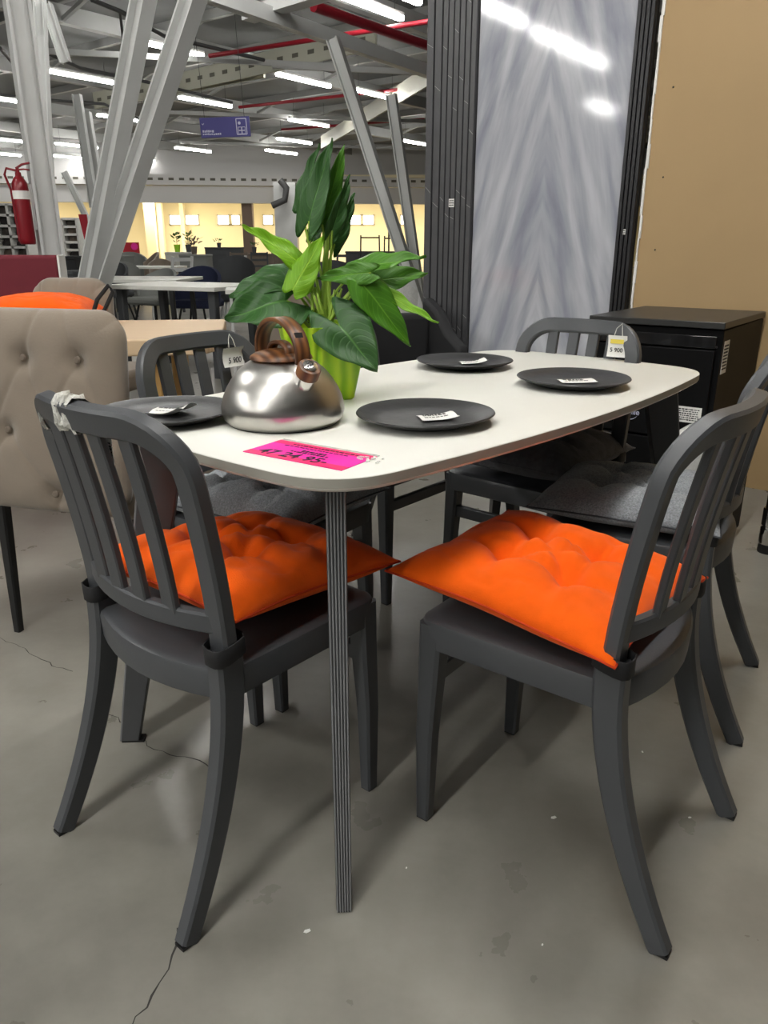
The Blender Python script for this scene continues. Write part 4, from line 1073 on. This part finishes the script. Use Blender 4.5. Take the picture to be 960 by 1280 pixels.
# ------------------------------------------------------------------ hanging sign, extinguisher
a, b = at(250, 147, 13.0), at(313, 171, 13.0)
sg = thing('hanging_sign', 'blue hanging sign with white pictogram under the roof', 'sign', ((a.x+b.x)/2, 13, (a.z+b.z)/2), math.radians(4))
sw, sh = b.x-a.x, (a.z-b.z)*1.05; sg.rotation_euler = (0, math.radians(-2.5), math.radians(4))
MB().box((0, 0, 0), (sw, .04, sh)).build('board', M_sign, sg, bevel=.004)
q = MB(); px_, w_, h_ = sw*.33, sw*.2, sh*.78
for bx in ((px_, h_/2, w_, .012), (px_, -h_/2, w_, .012), (px_-w_/2, 0, .012, h_), (px_+w_/2, 0, .012, h_)): q.box((bx[0], -.022, bx[1]), (bx[2], .006, bx[3]))
q.build('pictogram_frame', M_signw, sg, smooth=0)
q = MB(); q.lathe([(.022, 0), (.022, .006)], 12, (px_-.03, -.024, sh*.17), axis=Matrix.Rotation(PI/2, 3, 'X'))
for i in range(2):
    for j in range(2):
        cx, cz = px_-.028+.056*i, -.03-.05*j
        for bx in ((cx, cz+.022, .05, .007), (cx, cz-.022, .05, .007), (cx-.024, cz, .007, .044), (cx+.024, cz, .007, .044)): q.box((bx[0], -.022, bx[1]), (bx[2], .006, bx[3]))
q.build('pictogram', M_signw, sg, smooth=0)
q = MB(); rnd = random.Random(12)
for z, hh, x1 in ((-sh*.18, .034, -.17), (-sh*.33, .026, -.08)):
    x = -sw*.46
    while x < x1: l = rnd.uniform(.016, .03); q.box((x+l/2, -.022, z+rnd.uniform(-.003, .003)), (l, .005, hh*rnd.uniform(.7, 1))); x += l+.008
q.tube([(-sw*.46, -.023, sh*.2), (-sw*.44, -.023, sh*.14), (-sw*.42, -.023, sh*.22)], .005, 5)
q.build('lettering', M_signw, sg, smooth=0)
for x in (-sw*.4, sw*.4): MB().tube([(x, 0, sh/2), (x, 0, 4.9-(a.z+b.z)/2)], .004, 5).build('hanger', M_cable, sg)

ex = thing('fire_extinguisher', 'dark red fire extinguisher with hose on the left white column', 'extinguisher', (-2.30, 5.20, 1.075)); ex.scale = (.82, .82, .90)
MB().lathe([(.05, 0), (.058, .006), (.06, .03), (.06, .37), (.054, .41), (.035, .44), (.022, .45), (.022, .475)], 24).build('tank', M_exting, ex, smooth=50)
MB().lathe([(.0605, .30), (.0605, .355)], 24).build('label_band', M_paper, ex, label='pale printed label band')
MB().tube([(0, 0, .47), (0, 0, .50)], .014, 8).build('valve', M_exting, ex)
MB().sweep([(-.01, 0, .50), (.04, 0, .525), (.1, 0, .535)], (.02, .012), (0, 1, 0), .2).build('lever', M_exting, ex)
MB().sweep([(-.01, 0, .49), (.05, 0, .495), (.09, 0, .49)], (.02, .01), (0, 1, 0), .2).build('lever', M_exting, ex)
MB().tube([(-.01, 0, .485), (-.08, -.01, .50), (-.10, -.01, .46), (-.072, 0, .36), (-.066, 0, .12), (-.064, 0, .02)], .009, 7).build('hose', M_exting, ex, smooth=60)
MB().box((.08, .05, .25), (.05, .03, .3)).build('bracket', M_steelw, ex)

# ------------------------------------------------------------------ furniture further back
def bg_table(label, c, w, d, rz, lm, mtop=None, thick=.035, legr=.05):
    t = thing('white_table', label, 'table', (c.x, c.y, 0), rz)
    MB().box((0, 0, .75-thick/2), (w, d, thick)).build('tabletop', mtop or M_white, t, bevel=.006)
    for x in (-w*.42, w*.42):
        for y in (-d*.36, d*.36): MB().sweep([(x, y, .715), (x*1.02, y*1.05, 0)], [(legr, legr), (legr*.8, legr*.8)], (1, 0, 0), .2).build('leg', lm, t)
    return t
bg_table('white dining table with black legs under the V struts', atz(165, 347, .75), 1.25, .9, math.radians(-4), M_black)
bg_table('white rectangular table in front of the navy chair', atz(232, 355, .75), 1.15, .75, math.radians(-24), M_dgrey, legr=.07)
bg_table('white table corner with thin steel legs behind the left leaves', atz(322, 360, .75), .5, .4, math.radians(10), M_steelw, legr=.02)
bg_table('pale table with empty top below the red display board', at(178, 336, 13)-Vector((0, 0, 0)), 1.3, .7, 0, M_dgrey)
def shell_chair(name, label, px, Y, rz, m, w=.5, h=.82, seat=.45, lm=None, back_z=.4, rr=.1):
    X = at(px, 340, Y).x; t = thing(name, label, 'chair', (X, Y, 0), rz)
    # curved tub back
    b = MB(); vs = []; fs = []; N, K = 14, 6
    for s in (0, 1):
        r = w/2-.035*s
        for i in range(N+1):
            a = PI*(1.0*i/N); hh = lerp(h*.80, h, math.sin(a)**1.2)
            for j in range(K+1):
                z = lerp(seat-.05, hh, j/K); k = 1+.10*j/K
                vs.append((r*math.cos(a)*k, -r*.9*math.sin(a)*k, z))
    n = (N+1)*(K+1); f = lambda s, i, j: s*n+i*(K+1)+j
    for s in (0, 1):
        for i in range(N):
            for j in range(K): fs.append((f(s, i, j), f(s, i+1, j), f(s, i+1, j+1), f(s, i, j+1)))
    for i in range(N): fs += [(f(0, i, K), f(0, i+1, K), f(1, i+1, K), f(1, i, K)), (f(0, i, 0), f(0, i+1, 0), f(1, i+1, 0), f(1, i, 0))]
    for i in (0, N):
        for j in range(K): fs.append((f(0, i, j), f(0, i, j+1), f(1, i, j+1), f(1, i, j)))
    b.add(vs, fs); b.build('backrest', m, t, smooth=50)
    MB().box((0, -.02, seat-.03), (w*.88, w*.9, .09)).build('seat', m, t, bevel=.03)
    for x in (-.17, .17):
        for y in (-.17, .17): MB().tube([(x*.8, y*.8, seat-.07), (x*1.25, y*1.25, 0)], .013, 6).build('leg', lm or M_black, t)
    return t
shell_chair('grey_tub_chair', 'grey fabric tub chair behind the white table with black legs', 190, 9.8, math.radians(150), M_mgrey, .56, .80)
shell_chair('navy_tub_chair', 'navy velvet tub chair behind the near white table', 243, 9.3, math.radians(170), M_navy, .56, .84)
shell_chair('grey_side_chair', 'taupe side chair near the yellow table far back', 184, 15, math.radians(120), M_beige, .5, .95)
shell_chair('grey_lounge_chair', 'pale grey lounge chair left of the red display board', 161, 15.5, math.radians(190), M_mgrey, .7, .95)
shell_chair('grey_lounge_chair', 'grey armchair showing its back behind the V struts', 148, 12.5, math.radians(20), M_mgrey, .6, .85)
shell_chair('taupe_side_chair', 'taupe side chair between the white table and the yellow stand', 203, 14.6, math.radians(200), M_beige, .5, .84)
shell_chair('dark_side_chair', 'dark side chair partly behind the V struts', 136, 11.2, math.radians(160), M_dgrey, .5, .84)
shell_chair('black_side_chair', 'black side chair with white legs right of the navy chair', 292, 10.5, math.radians(20), M_dgrey, .52, .95, lm=M_steelw)
shell_chair('black_side_chair', 'black side chair low behind the plant stalks', 412, 9, math.radians(10), M_dgrey, .55, .92)
shell_chair('beige_side_chair', 'beige chair seen through the plant above the pot', 368, 5.4, math.radians(10), M_beige, .42, .78)
shell_chair('dark_side_chair', 'dark chair behind the right leaves near the slats', 458, 5.2, math.radians(20), M_blackf, .42, .74)
shell_chair('white_side_chair', 'white chair beside the steep white strut', 506, 7.2, math.radians(-60), M_lgrey, .42, .86, lm=M_steelw)
def slat_chair(px, Y, rz, m, label, name='white_frame_chair'):
    X = at(px, 335, Y).x; t = thing(name, label, 'chair', (X, Y, 0), rz)
    MB().box((0, 0, .44), (.42, .42, .06)).build('seat', m, t, bevel=.01)
    for x in (-.19, .19):
        MB().sweep([(x, .19, .42), (x, .21, 0)], (.035, .035), (1, 0, 0), .2).build('leg', m, t)
        MB().sweep([(x, -.26, 0), (x, -.19, .44), (x, -.27, .92)], (.035, .035), (1, 0, 0), .2).build('leg', m, t)
    for z in (.6, .74, .88): MB().box((0, -.215-(z-.5)*.12, z), (.36, .018, .05)).build('back_rail', m, t)
    return t
slat_chair(212, 11.5, math.radians(60), M_steelw, 'white ladder-back chair right of the navy chair')
slat_chair(281, 12.4, math.radians(70), M_steelw, 'white ladder-back chair beside the black side chair')
# counters, sofa and dark chair rows before the cream wall
def counter(name, label, cat, x0, x1, y0, Y, m, d=.6, z0=0):
    a, b = at(x0, y0, Y), at(x1, y0, Y); t = thing(name, label, cat, ((a.x+b.x)/2, Y, z0))
    w = b.x-a.x
    MB().box((0, 0, (a.z-z0)/2), (w*.98, d*.94, a.z-z0-.05)).build('body', m, t, bevel=.01)
    MB().box((0, 0, a.z-z0-.02), (w, d, .04)).build('top', m, t, bevel=.008)
    return t
counter('white_cabinet', 'white cabinet block in front of the cream wall', 'cabinet', 210, 240, 315, 17, M_lgrey)
counter('grey_cabinet', 'light grey cabinet with drawers beside the white block', 'cabinet', 228, 262, 318, 16, M_mgrey)
counter('dark_counter', 'dark counter running below the high windows', 'counter', 258, 303, 309, 24, M_dgrey)
counter('brown_counter', 'brown counter behind the plant in the far room', 'counter', 310, 375, 317, 22, M_brownv)
counter('dark_counter', 'dark counter behind the right leaves', 'counter', 432, 505, 314, 20, M_dgrey)
counter('yellow_table', 'small yellow topped stand near the cream pilaster', 'stand', 190, 205, 326, 16, M_yellow, .7)
counter('grey_sofa', 'grey sofa end beside the strut foot', 'sofa', 139, 162, 319, 14, M_mgrey)
counter('black_crate', 'black crate behind the column foot at left', 'crate', 84, 101, 320, 10, M_blackf, .4)
counter('dark_shelf_unit', 'dark low shelf below the black crate', 'shelf', 80, 100, 338, 8.6, M_dgrey, .4)
for i in range(4):
    slat_chair(272+i*26, 18+.4*i, math.radians(185), M_brownv if i % 2 else M_dgrey, ('first', 'second', 'third', 'fourth')[i]+' chair from the left in the dark row below the high windows', 'row_chair')['group'] = 'row of dark chairs far back'
for i in range(3):
    slat_chair(432+i*32, 15+.3*i, math.radians(175), M_dgrey, ('first', 'second', 'third', 'fourth', 'fifth')[i]+' chair from the left in the row behind the right leaves', 'row_chair')['group'] = 'row of dark chairs behind the right leaves'
def bg_plant(label, px, py, Y, pm, hgt, lm, n=26, spread=.22, seed=1):
    p = at(px, py, Y); t = thing('small_plant', label, 'plant', (p.x, Y, p.z)); t.scale = (.5, .5, .5)
    MB().lathe([(.10, 0), (.14, .3), (.13, .3), (.12, .26)], 14).build('pot', pm, t)
    rnd = random.Random(seed)
    for i in range(n):
        a = rnd.uniform(0, 6.28); r = rnd.uniform(.03, spread); z = .3+hgt*rnd.uniform(.15, 1); q = Vector((r*math.cos(a), r*math.sin(a), z)); d = Vector((math.cos(a), math.sin(a), rnd.uniform(.2, 1))).normalized()
        s = d.cross(Vector((0, 0, 1))).normalized()*.055; l = .2
        MB().add([q, q+d*l*.5+s, q+d*l, q+d*l*.5-s], [(0, 1, 2), (0, 2, 3)]).build('leaf', lm, t, smooth=0, fix=False)
    MB().tube([(0, 0, .2), (0, 0, .3+hgt*.8)], .012, 5).build('stem', lm, t)
    return t
bg_plant('small dark green plant in a lime pot on the far white cabinet', 222, 315, 17, mat('lime_small', rgb(150, 205, 40), .5), .42, M_leaf2, 30, .16, 3)
bg_plant('wispy dark plant beside the far lime pot', 236, 315, 17.1, M_dgrey, .5, M_leaf2, 22, .15, 4)
bg_plant('dry brown bush in front of the high windows', 243, 318, 16.2, M_brownv, .3, M_brownv, 34, .3, 5)
bg_plant('low green plant at the brown pillar', 318, 316, 22, M_dgrey, .2, M_leaf2, 16, .2, 6)
bg_plant('low green plant on the dark counter', 274, 310, 24, M_dgrey, .2, M_leaf2, 14, .3, 7)
for (x0, x1, y0, y1, Y) in ((450, 475, 294, 330, 14), (480, 497, 295, 330, 14.4)):
    a, b = at(x0, y0, Y), at(x1, y1, Y); t = thing('clothes_rack', 'thin black metal rail frame standing %s' % ('behind the right leaves' if x0 < 460 else 'behind the slanted strut'), 'rack', ((a.x+b.x)/2, Y, 0))
    w = b.x-a.x; zt = a.z
    for s in (-1, 1): MB().tube([(s*w*.46, 0, zt), (s*w*.54, -.1, 0)], .012, 6).build('post', M_black, t); MB().tube([(s*w*.46, 0, zt), (s*w*.54, .25, 0)], .012, 6).build('post', M_black, t)
    MB().tube([(-w*.5, 0, zt-.04), (w*.5, 0, zt-.04)], .012, 6).build('rail', M_black, t)
a = at(486, 275, 16); t = thing('floor_stand', 'tall thin dark pole stand behind the slanted strut', 'stand', (a.x, 16, 0)); MB().tube([(0, 0, 0.02), (0, 0, a.z)], .015, 6).build('pole', M_black, t); MB().lathe([(.15, 0), (.15, .02), (.02, .03)], 16).build('base', M_black, t)
# red display boards, red banner, goods racks at the left
a, b = at(153, 303, 16.5), at(175, 321, 16.5)
rd = thing('red_display_board', 'glossy red display board with a pink disc far back', 'board', ((a.x+b.x)/2, 16.5, 0))
MB().box((0, 0, (a.z+b.z)/2), (b.x-a.x, .05, a.z-b.z)).build('board', M_redbr, rd)
MB().lathe([(.07, 0), (.07, .01)], 16, (.08, -.025, (a.z+b.z)/2+.06), axis=Matrix.Rotation(PI/2, 3, 'X')).build('disc', M_pink, rd)
for s in (-1, 1): MB().box((s*.12, 0, b.z/2), (.03, .03, b.z)).build('post', M_dgrey, rd)
a, b = at(98, 268, 15), at(113, 306, 15)
bn = thing('red_banner', 'red tapering cloth banner left of the V struts', 'banner', ((a.x+b.x)/2, 15, 0)); w = b.x-a.x
MB().prism([(-w/2, 0), (w/2, 0), (w/2, .03), (-w/2, .03)], 0, .001).build('foot_bar', M_redbr, bn)
q = MB(); q.add([(-w/2, -.01, a.z), (w/2, -.01, a.z), (w*.5, -.01, b.z), (-w*.05, -.01, b.z), (-w/2, .01, a.z), (w/2, .01, a.z), (w*.5, .01, b.z), (-w*.05, .01, b.z)], [(0, 1, 2, 3), (7, 6, 5, 4), (0, 4, 5, 1), (1, 5, 6, 2), (2, 6, 7, 3), (3, 7, 4, 0)])
q.build('cloth', M_redbr, bn, smooth=0); MB().tube([(w*.3, .02, 0), (w*.3, .02, a.z)], .012, 6).build('pole', M_dgrey, bn)
def goods_rack(label, x0, x1, ytop, Y, rows, cols, ybot, seed, glabel, group):
    a, b = at(x0, ytop, Y), at(x1, ybot, Y); w = b.x-a.x; z0 = b.z; hgt = a.z-b.z; rnd = random.Random(seed)
    t = thing('goods_rack', label, 'rack', ((a.x+b.x)/2, Y, 0))
    for i in range(cols+1): MB().box((-w/2+w*i/cols, 0, a.z/2), (.05, .5, a.z)).build('upright', M_paper, t)
    for r in range(rows+1): MB().box((0, 0, z0+hgt*r/rows), (w, .5, .05)).build('shelf', M_paper, t)
    MB().box((0, .26, a.z/2), (w, .02, a.z)).build('back_panel', M_paper, t)
    for r in range(rows):
        for c in range(cols):
            g = MB(); cw_ = w/cols*.86; hh = hgt/rows*.78
            vs = []; k = 9
            prof = [(.10, 0), (.5, .05), (.5, .4), (.44, .72), (.3, .95), (.02, 1)]
            g.lathe([(r_*cw_, z_*hh) for r_, z_ in prof], k, wob=lambda a, i: 1+.2*math.sin(2*a+i+r)+.12*math.sin(3*a+c+i))
            o = g.build('goods_bundle', M_box[rnd.choice((0, 0, 1, 2, 2, 3 if r == rows-1 else 0))], None, smooth=30)
            o.location = ((a.x+b.x)/2-w/2+w*(c+.5)/cols, Y-.02, z0+hgt*r/rows+.027); o.scale = (1, .45/max(.45, cw_)*.9, 1); tag(o, glabel % (('bottom', 'second lowest', 'middle', 'second highest', 'top')[r], ('first', 'second', 'third')[c]), 'goods', group)
goods_rack('white shelf rack full of bundled goods at the left edge', -22, 42, 256, 17, 5, 3, 322, 4, 'bundle on the %s shelf, %s column, of the white rack at left', 'bundles on the left white rack')
goods_rack('narrow shelf rack with stacked bundles by the red banner', 82, 106, 274, 18, 5, 1, 322, 9, 'bundle on the %s shelf (%s column) of the narrow rack by the red banner', 'bundles on the narrow rack')
